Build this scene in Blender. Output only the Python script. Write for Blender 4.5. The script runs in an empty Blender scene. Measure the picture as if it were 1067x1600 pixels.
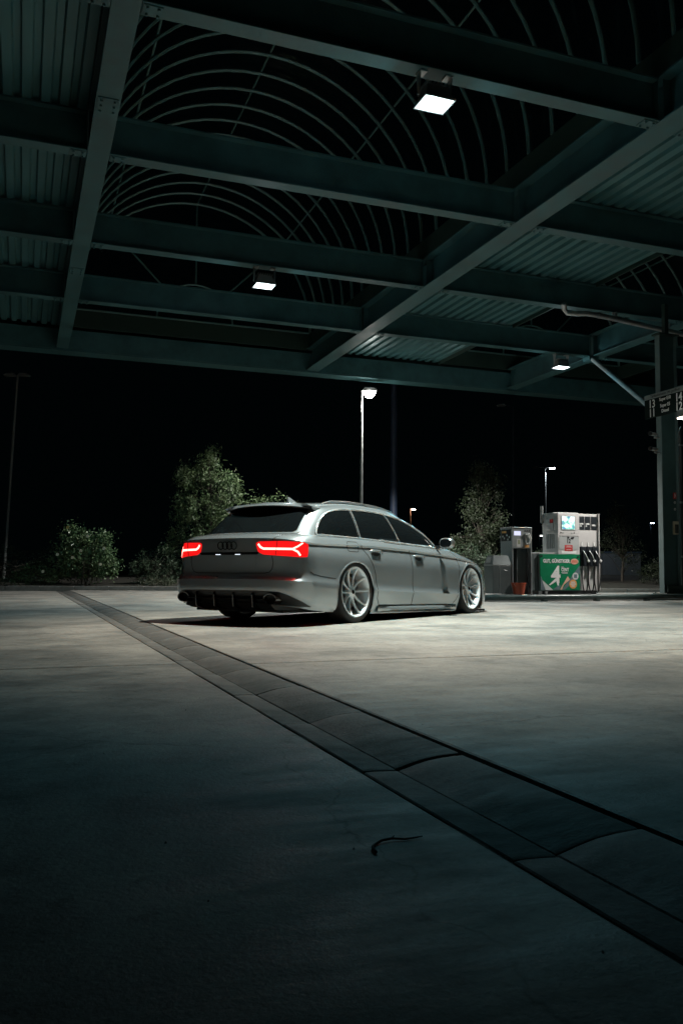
import bpy, bmesh, math, random
from mathutils import Vector, Matrix
from mathutils.bvhtree import BVHTree
from mathutils.geometry import delaunay_2d_cdt
random.seed(7)
rad = math.radians
scene = bpy.context.scene
COL = scene.collection

# ------------------------------------------------------------------ camera
cam_data = bpy.data.cameras.new('camera')
cam_data.sensor_fit = 'VERTICAL'
cam_data.sensor_height = 36.0
cam_data.lens = 1340.0 / 1600.0 * 36.0
cam_data.clip_start = 0.05
cam_data.clip_end = 600
camera = bpy.data.objects.new('camera', cam_data)
COL.objects.link(camera)
pitch, roll, CAM_H = rad(4.0), rad(0.3), 0.565
c_f = Vector((0, math.cos(pitch), math.sin(pitch)))
c_u0 = Vector((0, -math.sin(pitch), math.cos(pitch)))
c_r0 = Vector((1, 0, 0))
c_r = math.cos(roll) * c_r0 + math.sin(roll) * c_u0
c_u = math.cos(roll) * c_u0 - math.sin(roll) * c_r0
camera.matrix_world = Matrix(((c_r.x, c_u.x, -c_f.x, 0), (c_r.y, c_u.y, -c_f.y, 0), (c_r.z, c_u.z, -c_f.z, CAM_H), (0, 0, 0, 1)))
scene.camera = camera

# ------------------------------------------------------------------ world: night sky
world = bpy.data.worlds.new('World')
scene.world = world
world.use_nodes = True
wn = world.node_tree
wn.nodes.clear()
w_out = wn.nodes.new('ShaderNodeOutputWorld')
w_bg = wn.nodes.new('ShaderNodeBackground')
w_sky = wn.nodes.new('ShaderNodeTexSky')
w_sky.sky_type = 'NISHITA'
w_sky.sun_disc = False
w_sky.sun_elevation = rad(-7.0)
w_sky.sun_rotation = rad(160)
w_tint = wn.nodes.new('ShaderNodeMix')
w_tint.data_type = 'RGBA'
w_tint.inputs[0].default_value = 0.9
wn.links.new(w_sky.outputs[0], w_tint.inputs[6])
w_tint.inputs[7].default_value = (0.0028, 0.0082, 0.0098, 1)
wn.links.new(w_tint.outputs[2], w_bg.inputs[0])
w_bg.inputs[1].default_value = 0.10
wn.links.new(w_bg.outputs[0], w_out.inputs[0])

scene.view_settings.view_transform = 'Standard'
scene.view_settings.look = 'None'
scene.view_settings.exposure = 0.0
scene.view_settings.gamma = 1.0
scene.view_settings.use_curve_mapping = False
scene.render.engine = 'CYCLES'
scene.cycles.use_denoising = True
scene.cycles.max_bounces = 8
scene.cycles.diffuse_bounces = 4
scene.cycles.glossy_bounces = 4
scene.cycles.transparent_max_bounces = 12
scene.cycles.caustics_reflective = False
scene.cycles.caustics_refractive = False
scene.cycles.sample_clamp_indirect = 3.0

# floodlights under the canopy: each beam is a core plus an added wider teal lamp that tints the dim ground; together they are near white in the middle
FLOOD_POWER = 2300.0
CORE_COLOR = (0.85, 0.53, 0.30)
TINT_COLOR = (0.14, 0.53, 0.66)

# ------------------------------------------------------------------ helpers
YAW = rad(20.4)                     # the canopy's axes: a to the right, b away from the camera
CA, SA = math.cos(YAW), math.sin(YAW)
def AB(a, b, z=0.0):
    return Vector((a * CA - b * SA, a * SA + b * CA, z))

def finish(me, smooth=None):
    if smooth is not None:
        me.shade_smooth()
        if smooth < 179:
            me.set_sharp_from_angle(angle=rad(smooth))
    me.update()

def link(name, me, mat=None, parent=None, smooth=None):
    if mat is not None:
        me.materials.append(mat)
    finish(me, smooth)
    o = bpy.data.objects.new(name, me)
    COL.objects.link(o)
    if parent is not None:
        o.parent = parent
    return o

def mesh_obj(name, verts, faces, mat=None, parent=None, smooth=None):
    me = bpy.data.meshes.new(name)
    me.from_pydata([tuple(v) for v in verts], [], faces)
    return link(name, me, mat, parent, smooth)

def tag(o, label=None, cat=None, group=None, kind=None):
    if label: o['label'] = label
    if cat: o['category'] = cat
    if group: o['group'] = group
    if kind: o['kind'] = kind
    return o

def thing(name, label, cat, loc=(0, 0, 0), rz=0.0, group=None):
    o = bpy.data.objects.new(name, None)
    o.empty_display_size = 0.1
    COL.objects.link(o)
    o.location = loc
    o.rotation_euler = (0, 0, rz)
    return tag(o, label, cat, group)

class MB:
    """collects boxes, tubes, prisms and lathes, and links them as ONE mesh"""
    def __init__(self):
        self.v = []; self.f = []
    def add(self, vs, fs):
        n = len(self.v)
        self.v += [Vector(v) for v in vs]
        self.f += [tuple(i + n for i in f) for f in fs]
        return self
    def box(self, lo, hi, bev=0.0):
        x0, y0, z0 = lo; x1, y1, z1 = hi
        if bev <= 0:
            return self.add([(x0, y0, z0), (x1, y0, z0), (x1, y1, z0), (x0, y1, z0), (x0, y0, z1), (x1, y0, z1), (x1, y1, z1), (x0, y1, z1)],
                            [(0, 3, 2, 1), (4, 5, 6, 7), (0, 1, 5, 4), (1, 2, 6, 5), (2, 3, 7, 6), (3, 0, 4, 7)])
        b = min(bev, (x1 - x0) * .45, (y1 - y0) * .45, (z1 - z0) * .45)
        bm = bmesh.new()
        vs = [bm.verts.new(p) for p in [(x0, y0, z0), (x1, y0, z0), (x1, y1, z0), (x0, y1, z0), (x0, y0, z1), (x1, y0, z1), (x1, y1, z1), (x0, y1, z1)]]
        for f in [(0, 3, 2, 1), (4, 5, 6, 7), (0, 1, 5, 4), (1, 2, 6, 5), (2, 3, 7, 6), (3, 0, 4, 7)]:
            bm.faces.new([vs[i] for i in f])
        bmesh.ops.bevel(bm, geom=bm.edges[:], offset=b, segments=2, affect='EDGES', profile=0.5)
        bm.verts.index_update()
        self.add([v.co.copy() for v in bm.verts], [tuple(v.index for v in f.verts) for f in bm.faces])
        bm.free()
        return self
    def prism(self, pts, axis, lo, hi):
        """pts: 2D outline; axis 0/1/2 is the extrusion axis"""
        def P(u, v, w):
            return {0: (w, u, v), 1: (u, w, v), 2: (u, v, w)}[axis]
        n = len(pts)
        vs = [P(u, v, lo) for u, v in pts] + [P(u, v, hi) for u, v in pts]
        fs = [tuple(range(n))[::-1], tuple(range(n, 2 * n))] + [(i, (i + 1) % n, n + (i + 1) % n, n + i) for i in range(n)]
        return self.add(vs, fs)
    def tube(self, path, r, seg=8, caps=True, closed=False):
        path = [Vector(p) for p in path]
        rs = r if isinstance(r, (list, tuple)) else [r] * len(path)
        n = len(path); base = len(self.v)
        up = None
        for i, p in enumerate(path):
            if closed:
                t = path[(i + 1) % n] - path[(i - 1) % n]
            else:
                t = path[min(i + 1, n - 1)] - path[max(i - 1, 0)]
            t.normalize()
            if up is None:
                up = Vector((0, 0, 1)) if abs(t.z) < .9 else Vector((1, 0, 0))
            s = t.cross(up).normalized(); up = s.cross(t).normalized()
            for k in range(seg):
                a = 2 * math.pi * k / seg
                self.v.append(p + (s * math.cos(a) + up * math.sin(a)) * rs[i])
        m = n if closed else n - 1
        for i in range(m):
            j = (i + 1) % n
            for k in range(seg):
                self.f.append((base + i * seg + k, base + i * seg + (k + 1) % seg, base + j * seg + (k + 1) % seg, base + j * seg + k))
        if caps and not closed:
            self.f.append(tuple(base + k for k in range(seg))[::-1])
            self.f.append(tuple(base + (n - 1) * seg + k for k in range(seg)))
        return self
    def lathe(self, prof, seg=32, axis=2, center=(0, 0, 0), close=False):
        """prof: (radius, height) pairs around the axis"""
        base = len(self.v); c = Vector(center); n = len(prof)
        for r, h in prof:
            for k in range(seg):
                a = 2 * math.pi * k / seg
                u, v = r * math.cos(a), r * math.sin(a)
                self.v.append(c + Vector({2: (u, v, h), 1: (u, h, v), 0: (h, u, v)}[axis]))
        for i in range(n if close else n - 1):
            j = (i + 1) % n
            for k in range(seg):
                self.f.append((base + i * seg + k, base + i * seg + (k + 1) % seg, base + j * seg + (k + 1) % seg, base + j * seg + k))
        return self
    def xform(self, M, start=0):
        for i in range(start, len(self.v)):
            self.v[i] = M @ self.v[i]
        return self
    def build(self, name, mat, parent=None, smooth=None, fixn=True):
        me = bpy.data.meshes.new(name)
        me.from_pydata([tuple(v) for v in self.v], [], self.f)
        if fixn:
            bm = bmesh.new(); bm.from_mesh(me)
            bmesh.ops.recalc_face_normals(bm, faces=bm.faces[:])
            bm.to_mesh(me); bm.free()
        return link(name, me, mat, parent, smooth)

def copy_tree(o, parent=None):
    c = o.copy(); COL.objects.link(c); c.parent = parent
    for ch in o.children:
        copy_tree(ch, c)
    return c

_dg = None
def text_obj(name, body, size, mat, parent, loc, rot, align='LEFT', extrude=0.001, xs=1.0, bold=0.0):
    """flat lettering turned into a mesh"""
    cu = bpy.data.curves.new(name, 'FONT')
    cu.body = body; cu.size = size; cu.align_x = align; cu.align_y = 'CENTER'
    cu.extrude = extrude; cu.offset = bold; cu.resolution_u = 3
    t = bpy.data.objects.new(name, cu); COL.objects.link(t)
    dg = bpy.context.evaluated_depsgraph_get()
    me = bpy.data.meshes.new_from_object(t.evaluated_get(dg))
    bpy.data.objects.remove(t)
    me.transform(Matrix.Diagonal((xs, 1, 1, 1)))
    o = link(name, me, mat, parent)
    o.location = loc; o.rotation_euler = rot
    return o

# ------------------------------------------------------------------ materials
MATS = {}
def mat(name, color=(.5, .5, .5), rough=.5, metal=0.0, coat=0.0, emit=None, estr=0.0, spec=.5, noise=0.0, nscale=8.0, bump=0.0, bscale=60.0, color2=None, alpha=1.0, trans=0.0, rvar=0.0, stretch=(1, 1, 1)):
    m = bpy.data.materials.new(name); m.use_nodes = True
    nt = m.node_tree; b = nt.nodes['Principled BSDF']
    b.inputs['Base Color'].default_value = (*color, 1)
    b.inputs['Roughness'].default_value = rough
    b.inputs['Metallic'].default_value = metal
    b.inputs['Coat Weight'].default_value = coat
    b.inputs['Coat Roughness'].default_value = 0.03
    b.inputs['Specular IOR Level'].default_value = spec
    b.inputs['Transmission Weight'].default_value = trans
    if emit:
        b.inputs['Emission Color'].default_value = (*emit, 1)
        b.inputs['Emission Strength'].default_value = estr
    if noise > 0 or bump > 0 or rvar > 0:
        tc = nt.nodes.new('ShaderNodeTexCoord')
        mp = nt.nodes.new('ShaderNodeMapping'); mp.inputs['Scale'].default_value = stretch
        nt.links.new(tc.outputs['Object'], mp.inputs['Vector'])
        nz = nt.nodes.new('ShaderNodeTexNoise'); nz.inputs['Scale'].default_value = nscale; nz.inputs['Detail'].default_value = 6
        nz.inputs['Roughness'].default_value = .62
        nt.links.new(mp.outputs[0], nz.inputs['Vector'])
        if noise > 0:
            mx = nt.nodes.new('ShaderNodeMix'); mx.data_type = 'RGBA'
            c2 = color2 or tuple(c * (1 - noise) for c in color)
            mx.inputs[6].default_value = (*c2, 1); mx.inputs[7].default_value = (*color, 1)
            rp = nt.nodes.new('ShaderNodeMapRange'); rp.inputs[1].default_value = .32; rp.inputs[2].default_value = .68
            nt.links.new(nz.outputs['Fac'], rp.inputs[0]); nt.links.new(rp.outputs[0], mx.inputs[0])
            nt.links.new(mx.outputs[2], b.inputs['Base Color'])
        if rvar > 0:
            r2 = nt.nodes.new('ShaderNodeMapRange'); r2.inputs[1].default_value = .3; r2.inputs[2].default_value = .7
            r2.inputs[3].default_value = max(0.02, rough - rvar); r2.inputs[4].default_value = min(1, rough + rvar)
            nt.links.new(nz.outputs['Fac'], r2.inputs[0]); nt.links.new(r2.outputs[0], b.inputs['Roughness'])
        if bump > 0:
            n2 = nt.nodes.new('ShaderNodeTexNoise'); n2.inputs['Scale'].default_value = bscale; n2.inputs['Detail'].default_value = 4
            nt.links.new(mp.outputs[0], n2.inputs['Vector'])
            bp = nt.nodes.new('ShaderNodeBump'); bp.inputs['Strength'].default_value = bump; bp.inputs['Distance'].default_value = .01
            nt.links.new(n2.outputs['Fac'], bp.inputs['Height']); nt.links.new(bp.outputs[0], b.inputs['Normal'])
    MATS[name] = m
    return m

def concrete_mat(name, c_hi, c_lo, rough=.6):
    m = bpy.data.materials.new(name); m.use_nodes = True
    nt = m.node_tree; b = nt.nodes['Principled BSDF']; N = nt.nodes.new; L = nt.links.new
    tc = N('ShaderNodeTexCoord')
    def noise(scale, det, stretch=(1, 1, 1), rgh=.6):
        mp = N('ShaderNodeMapping'); mp.inputs['Scale'].default_value = stretch
        L(tc.outputs['Object'], mp.inputs['Vector'])
        nz = N('ShaderNodeTexNoise'); nz.inputs['Scale'].default_value = scale; nz.inputs['Detail'].default_value = det; nz.inputs['Roughness'].default_value = rgh
        L(mp.outputs[0], nz.inputs['Vector']); return nz.outputs['Fac']
    def rng(src, a, bb, lo, hi):
        r = N('ShaderNodeMapRange'); r.inputs[1].default_value = a; r.inputs[2].default_value = bb; r.inputs[3].default_value = lo; r.inputs[4].default_value = hi
        L(src, r.inputs[0]); return r.outputs[0]
    def mul(a, bb):
        k = N('ShaderNodeMath'); k.operation = 'MULTIPLY'; L(a, k.inputs[0]); L(bb, k.inputs[1]); return k.outputs[0]
    patches = rng(noise(.75, 8, (1, 1.15, 1), .66), .40, .60, 0, 1)      # broad weathering
    drag = rng(noise(2.4, 8, (.6, 2.2, 1), .72), .36, .64, 0, 1)         # broom and tyre drag across the slab
    fine = rng(noise(70, 6, (1, 1, 1), .7), .3, .7, .80, 1.10)           # grain
    spots = rng(noise(17, 3), .62, .68, 1.0, .70)                        # small dark spots
    wear = rng(noise(2.3, 9, (1, 1.1, 1), .78), .50, .66, 1.0, .62)      # oil and water stains
    mx = N('ShaderNodeMix'); mx.data_type = 'RGBA'
    mx.inputs[6].default_value = (*c_lo, 1); mx.inputs[7].default_value = (*c_hi, 1)
    md = N('ShaderNodeMath'); md.operation = 'ADD'
    h1 = N('ShaderNodeMath'); h1.operation = 'MULTIPLY'; h1.inputs[1].default_value = .72; L(patches, h1.inputs[0])
    h2 = N('ShaderNodeMath'); h2.operation = 'MULTIPLY'; h2.inputs[1].default_value = .30; L(drag, h2.inputs[0])
    L(h1.outputs[0], md.inputs[0]); L(h2.outputs[0], md.inputs[1]); L(md.outputs[0], mx.inputs[0])
    vm = N('ShaderNodeMapping'); L(tc.outputs['Object'], vm.inputs['Vector'])
    vo = N('ShaderNodeTexVoronoi'); vo.inputs['Scale'].default_value = 1.15; L(vm.outputs[0], vo.inputs['Vector'])
    ja = N('ShaderNodeMath'); ja.operation = 'MULTIPLY_ADD'; ja.inputs[1].default_value = .22; L(noise(9, 5), ja.inputs[0]); L(vo.outputs['Distance'], ja.inputs[2])
    drips = rng(ja.outputs[0], .13, .21, .60, 1.0)                       # old oil drips
    ve = N('ShaderNodeTexVoronoi'); ve.feature = 'DISTANCE_TO_EDGE'; ve.inputs['Scale'].default_value = .23
    vw = N('ShaderNodeVectorMath'); vw.operation = 'MULTIPLY_ADD'; vw.inputs[1].default_value = (.5, .5, 0)
    nzc = N('ShaderNodeTexNoise'); nzc.inputs['Scale'].default_value = 2.2; nzc.inputs['Detail'].default_value = 6; L(tc.outputs['Object'], nzc.inputs['Vector'])
    L(nzc.outputs['Color'], vw.inputs[0]); L(tc.outputs['Object'], vw.inputs[2]); L(vw.outputs[0], ve.inputs['Vector'])
    crack = rng(ve.outputs['Distance'], .0, .0016, .55, 1.0)             # hairline cracks
    mid = rng(noise(15, 6, (1, 1, 1), .75), .32, .68, .78, 1.12)          # trowel mottling
    k = mul(mul(mul(fine, spots), mul(wear, mid)), mul(drips, crack))
    sc = N('ShaderNodeVectorMath'); sc.operation = 'SCALE'; L(mx.outputs[2], sc.inputs[0]); L(k, sc.inputs['Scale'])
    L(sc.outputs[0], b.inputs['Base Color'])
    L(rng(drag, 0, 1, rough - .14, rough + .14), b.inputs['Roughness'])
    b.inputs['Specular IOR Level'].default_value = .28
    bp = N('ShaderNodeBump'); bp.inputs['Strength'].default_value = .35; bp.inputs['Distance'].default_value = .006
    ad = N('ShaderNodeMath'); ad.operation = 'ADD'; L(noise(90, 4), ad.inputs[0]); L(noise(9, 5, (.5, 2, 1)), ad.inputs[1])
    L(ad.outputs[0], bp.inputs['Height']); L(bp.outputs[0], b.inputs['Normal'])
    MATS[name] = m
    return m

M_concrete = concrete_mat('concrete_slab', (.40, .38, .35), (.160, .162, .155), .62)
M_gutter = concrete_mat('gutter_stone', (.17, .168, .16), (.085, .086, .084), .72)
M_strip = concrete_mat('edge_stone', (.20, .196, .185), (.10, .10, .097), .76)
M_joint = mat('joint_fill', (.060, .058, .050), .95, noise=.6, nscale=60, bump=.8, bscale=90)
M_soil = mat('soil', (.035, .034, .025), .95, noise=.5, nscale=3, bump=.6, bscale=20)
M_kerb = mat('kerb_stone', (.24, .24, .23), .75, noise=.35, nscale=6, bump=.4, bscale=90)
M_steel = mat('painted_steel', (.050, .140, .150), .5, noise=.45, nscale=2.2, bump=.08, bscale=40, rvar=.12)
M_steel_dark = mat('painted_steel_green', (.018, .045, .036), .55, noise=.25, nscale=3, rvar=.1)
M_corr = mat('corrugated_sheet', (.080, .205, .215), .42, metal=.25, noise=.25, nscale=2.5, rvar=.1, stretch=(4, .5, 1))
M_hoop = mat('hoop_tube', (.095, .19, .185), .42, metal=.2, noise=.15, nscale=5)
M_galv = mat('galvanised_metal', (.42, .44, .44), .38, metal=.8, noise=.25, nscale=9, rvar=.1)
M_black = mat('black_plastic', (.018, .019, .02), .38, noise=.2, nscale=12)
M_rubber = mat('rubber', (.016, .016, .017), .75, noise=.2, nscale=20)
M_dark = mat('dark_void', (.006, .006, .007), .8)
M_white = mat('white_print', (.72, .72, .70), .5)
M_greyprint = mat('grey_print', (.50, .53, .52), .55)
# ------------------------------------------------------------------ ground
def slab(name, a0, a1, b0, b1, z, parent):
    """one cast concrete field with slightly rounded, worn edges, local axes along the canopy"""
    m = MB().box((a0, b0, z - .16), (a1, b1, z), .012)
    return m.build(name, M_concrete, parent)

ground = mesh_obj('ground', [(-300, -60, -.2), (300, -60, -.2), (300, 400, -.2), (-300, 400, -.2)], [(0, 1, 2, 3)], M_soil)
tag(ground, 'dark soil and verge around the concrete forecourt', 'ground', kind='structure')
fore = mesh_obj('forecourt', [AB(-26, -12, -.12), AB(40, -12, -.12), AB(40, 46, -.12), AB(-26, 46, -.12)], [(0, 1, 2, 3)], M_joint)
# the bedding under the slabs stays inside the kerb line
KY = 24.93
bm = bmesh.new(); bm.from_mesh(fore.data)
bmesh.ops.bisect_plane(bm, geom=bm.verts[:] + bm.edges[:] + bm.faces[:], plane_co=(0, KY, 0), plane_no=(-.006, 1, 0), clear_outer=True)
bm.to_mesh(fore.data); bm.free()
tag(fore, 'pale stained concrete forecourt of the filling station', 'forecourt', kind='structure')
ZL = -.028                                   # the field left of the gutter lies a little lower
JB = 5.28                                    # the transverse joint
def clip_slab(o):
    bm = bmesh.new(); bm.from_mesh(o.data)
    co = AB(0, 0); 
    Rm = Matrix.Rotation(-YAW, 3, 'Z')
    r = bmesh.ops.bisect_plane(bm, geom=bm.verts[:] + bm.edges[:] + bm.faces[:], plane_co=Rm @ Vector((0, KY, 0)), plane_no=Rm @ Vector((-.006, 1, 0)), clear_outer=True)
    bm.to_mesh(o.data); bm.free()
for (a0, a1, b0, b1, z) in [(-25, .966, -9, JB + .282, ZL), (-25, .966, JB + .316, 42, ZL), (1.334, 38, -9, JB - .108, 0), (1.334, 38, JB - .074, 14.2, 0), (1.334, 38, 14.212, 42, 0)]:
    o = slab('concrete_slab', a0, a1, b0, b1, z, fore)
    o.rotation_euler = (0, 0, YAW)
    clip_slab(o)

# the gutter: a rounded channel stone and a narrow flat edge stone, laid end to end
gutter = mesh_obj('drainage_gutter', [AB(.94, -6, -.056), AB(1.36, -6, -.056), AB(1.36, 29, -.056), AB(.94, 29, -.056)], [(0, 1, 2, 3)], M_joint)
bm = bmesh.new(); bm.from_mesh(gutter.data)
bmesh.ops.bisect_plane(bm, geom=bm.verts[:] + bm.edges[:] + bm.faces[:], plane_co=(0, KY, 0), plane_no=(-.006, 1, 0), clear_outer=True)
bm.to_mesh(gutter.data); bm.free()
tag(gutter, 'dark stone drainage gutter running across the forecourt past the car', 'gutter', kind='structure')
def stone_mesh(prof, ln, name, ms):
    n = len(prof); vs = []; e = .005
    for (dy, dz, sh) in ((0, -.0025, .004), (e, 0, 0), (ln - e, 0, 0), (ln, -.0025, .004)):
        for (a, z) in prof:
            vs.append((a, dy, z + dz))
    fs = []
    for i in range(3):
        for k in range(n - 1):
            fs.append((i * n + k, i * n + k + 1, (i + 1) * n + k + 1, (i + 1) * n + k))
    fs.append(tuple(range(n))[::-1]); fs.append(tuple(range(3 * n, 4 * n)))
    me = bpy.data.meshes.new(name); me.from_pydata(vs, [], fs); me.materials.append(ms)
    finish(me, 28)
    return me
wide = [(0, -.09), (0, -.043), (.004, -.0395), (.03, -.034), (.07, -.0245), (.12, -.015), (.18, -.009), (.23, -.0065), (.262, -.006), (.2655, -.009), (.266, -.09)]
narrow = [(0, -.09), (0, -.035), (.004, -.0315), (.03, -.031), (.08, -.033), (.107, -.035), (.1115, -.039), (.112, -.09)]
PIT = .842
wide = [(x * .85, z) for x, z in wide]
me_w = stone_mesh(wide, PIT - .014, 'gutter_stone', M_gutter)
me_n = stone_mesh(narrow, PIT - .014, 'edge_stone', M_strip)
rg = random.Random(3)
for i in range(-2, 31):
    b = 1.63 + (i - 1) * PIT
    if (AB(1.1, b + PIT)).y > KY - .02: break
    for nm, me, a in (('gutter_stone', me_w, 1.098), ('edge_stone', me_n, .977)):
        o = bpy.data.objects.new(nm, me); COL.objects.link(o); o.parent = gutter
        o.location = AB(a + rg.uniform(-.002, .002), b + (0 if nm[0] == 'g' else -.03) + rg.uniform(-.004, .004), rg.uniform(-.003, .001))
        o.rotation_euler = (rg.uniform(-.002, .002), rg.uniform(-.006, .006), YAW + rg.uniform(-.002, .002))

# sand swept into the long joints
M_sand = mat('joint_sand', (.10, .098, .085), .95, noise=.6, nscale=40, bump=.8, bscale=120)
for a0, a1, z in ((1.323, 1.3345, -.016), (1.0885, 1.0985, -.043), (.9655, .9775, -.039)):
    n = 120; V = []
    for i in range(n + 1):
        b = -3 + 30.0 * i / n
        for a in (a0, a1):
            V.append(AB(a, b, z + rg.uniform(-.006, .004)))
    o = mesh_obj('joint_sand', V, [(2 * i, 2 * i + 1, 2 * i + 3, 2 * i + 2) for i in range(n) if AB(a1, -3 + 30.0 * (i + 1) / n).y < KY - .02], M_sand, gutter)
# moss and grit in the joints of the gutter
gv, gf = [], []
def grit(p, s):
    n = len(gv); a = rg.uniform(0, 6.28)
    for k in range(3):
        gv.append((p[0] + s * math.cos(a + k * 2.1), p[1] + s * math.sin(a + k * 2.1), p[2]))
    gv.append((p[0], p[1], p[2] + s * 1.3))
    for f in ((0, 1, 3), (1, 2, 3), (2, 0, 3)): gf.append(tuple(n + q for q in f))
for i in range(5200):
    b = rg.uniform(.9, 16) ** 1.0
    a, z = rg.choice(((1.093, -.050), (1.094, -.044), (.971, -.046), (1.329, -.040)))
    if math.sin(b * 3.1 + a * 9) + math.sin(b * 1.3) < -.2: continue
    grit(AB(a + rg.gauss(0, .004), b, z), rg.uniform(.0015, .0050))
o = mesh_obj('joint_grit', gv, gf, mat('grit', (.30, .30, .24), .9, noise=.7, nscale=50), gutter)
o['kind'] = 'stuff'

# scattered chips and pebbles on the concrete
gv, gf = [], []
for i in range(420):
    b = rg.uniform(1.0, 15); a = rg.uniform(-4, 9)
    if .94 < a < 1.36: continue
    grit(AB(a, b, 0.0005 if a > 1.3 else ZL + .0005), rg.uniform(.0012, .0036))
o = mesh_obj('loose_grit', gv, gf, mat('pebble', (.42, .41, .38), .9, noise=.6, nscale=30))
tag(o, 'small loose chips of stone scattered over the concrete', 'grit', kind='stuff')

# fallen twig in the foreground
tw = MB()
tpath = [(587.5, 1335), (583, 1330), (582, 1326), (586, 1321.5), (596, 1317), (612, 1314), (632, 1313.5), (646, 1311.5), (660, 1310.5)]
def pix_ground(x, y, z):
    d = c_f + c_r * ((x - 533.5) / 1340) - c_u * ((y - 800) / 1340)
    t = (z - CAM_H) / d.z
    return Vector((0, 0, CAM_H)) + d * t
p0 = pix_ground(582, 1326, ZL)
pp = [pix_ground(x, y, ZL) for x, y in tpath]
pp = [Vector((p.x, p.y, ZL + .0045 + .0016 * math.sin(i * 1.7))) for i, p in enumerate(pp)]
tw.tube(pp, [.0036, .0038, .0034, .003, .0028, .0026, .0024, .002, .0012], 6)
tw.tube([pp[5], pp[5] + Vector((.006, .010, .003))], [.0022, .001], 5)
o = tw.build('twig', mat('twig_bark', (.028, .024, .018), .9, noise=.4, nscale=90), None, 60)
tag(o, 'thin dark hooked twig lying on the concrete in the foreground', 'twig')

# manhole cover at the left, near the kerb
mh = thing('manhole_cover', 'dark iron manhole cover in the concrete near the far left kerb', 'manhole cover', (-7.15, 17.1, ZL + .001))
MB().lathe([(.0, .006), (.26, .006), (.27, .002)], 32).build('cover', mat('cast_iron', (.04, .042, .042), .6, metal=.5, noise=.4, nscale=20, bump=.6, bscale=30), mh)
MB().lathe([(.28, .0), (.285, .007), (.33, .007), (.335, .0)], 32).build('frame_ring', MATS['cast_iron'], mh)

# kerb along the planting bed, and the bed's soil
kerb = mesh_obj('kerb', [(-24, KY - .15, -.06), (34, KY + .15, -.06), (34, KY + .5, -.06), (-24, KY + .2, -.06)], [(0, 1, 2, 3)], M_joint)
tag(kerb, 'low grey stone kerb along the edge of the planting bed', 'kerb', kind='structure')
ang = math.atan(.006)
me_k = bpy.data.meshes.new('kerb_stone')
tmp = MB().box((0, 0, -.1), (.988, .15, .118), .014)
me_k.from_pydata([tuple(v) for v in tmp.v], [], tmp.f); me_k.materials.append(M_kerb); finish(me_k)
for i in range(-20, 30):
    o = bpy.data.objects.new('kerb_stone', me_k); COL.objects.link(o); o.parent = kerb
    x = i * 1.0 + .3
    o.location = (x, KY + x * .006 + rg.uniform(-.004, .004), rg.uniform(-.004, .003))
    o.rotation_euler = (0, 0, ang)
bed = MB()
nx, ny = 60, 26
vs = []
for j in range(ny + 1):
    for i in range(nx + 1):
        x = -30 + 90 * i / nx - 5; y = KY + .14 + .3 + (j / ny) ** 1.8 * 70
        if j == 0: y = KY + .148 + x * .006
        z = .075 + .10 * math.sin(x * .9) * math.sin(y * .7) * min(1, j / 3) + min(1.2, j * .02)
        vs.append((x, y, z if j else .07))
o = mesh_obj('planting_bed', vs, [(j * (nx + 1) + i, j * (nx + 1) + i + 1, (j + 1) * (nx + 1) + i + 1, (j + 1) * (nx + 1) + i) for j in range(ny) for i in range(nx)], M_soil, None, 180)
tag(o, 'dark soil of the planting bed behind the kerb', 'planting bed', kind='structure')
# ------------------------------------------------------------------ canopy
canopy = thing('station_canopy', 'dark steel canopy with barrel vaults and corrugated panels over the forecourt', 'canopy', (0, 0, -.113), YAW)
CS = 1.2                                               # the members are drawn in units of 1.2 m
canopy.scale = (CS, CS, CS)
ZB = 5.60                                              # underside of the steel
GA = (-5.25, .73, 6.70, 12.45, 18.3)                   # girders along b
PB = (1.5, 4.5, 7.53, 10.52, 13.52, 16.5)              # cross beams along a
def ibeam_b(a, b0, b1, w, d, z=ZB):
    h = w / 2
    m = MB()
    m.box((a - h, b0, z), (a + h, b1, z + .022), .004)
    m.box((a - .007, b0, z + .0225), (a + .007, b1, z + d - .0225))
    m.box((a - h, b0, z + d - .022), (a + h, b1, z + d))
    return m
def ibeam_a(b, a0, a1, w, d, z=ZB):
    h = w / 2
    m = MB()
    m.box((a0, b - h, z), (a1, b + h, z + .02), .004)
    m.box((a0, b - .007, z + .0205), (a1, b + .007, z + d - .0205))
    m.box((a0, b - h, z + d - .02), (a1, b + h, z + d))
    for e, s in ((a0, 1), (a1, -1)):                  # bolted end cleats
        m.box((min(e + s * .012, e + s * .19), b - .075, z - .011), (max(e + s * .012, e + s * .19), b + .075, z - .0005), .002)
        for x in (.05, .15):
            for y in (-.05, .05):
                m.lathe([(0, -.030), (.014, -.030), (.014, -.0115)], 6, 2, (e + s * x, b + y, z))
        m.box((e + s * .001 if s > 0 else e - .011, b - h * .9, z + .021), (e + .011 if s > 0 else e - .001, b - .0075, z + d - .021))
    return m
for a in GA:
    m = ibeam_b(a, -4, 20.18, .26 if a < 6 else .34, .54)
    for b in PB:                                      # stiffener plates and bolted splices
        for s in (-1, 1):
            m.box((a + s * .009, b - .10, ZB + .023), (a + s * .12, b - .09, ZB + .50))
    m.build('girder', M_steel, canopy)
    # bolted splice plate under the flange
    for b in (9.3, 14.8):
        g = MB().box((a - .11, b - .16, ZB - .012), (a + .11, b + .16, ZB - .0005), .003)
        for x in (-.07, .07):
            for y in (-.11, 0, .11):
                g.lathe([(0, -.03), (.013, -.03), (.013, -.0125)], 6, 2, (a + x, b + y, ZB))
        if a < 6: g.build('splice_plate', M_steel, canopy)
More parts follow.
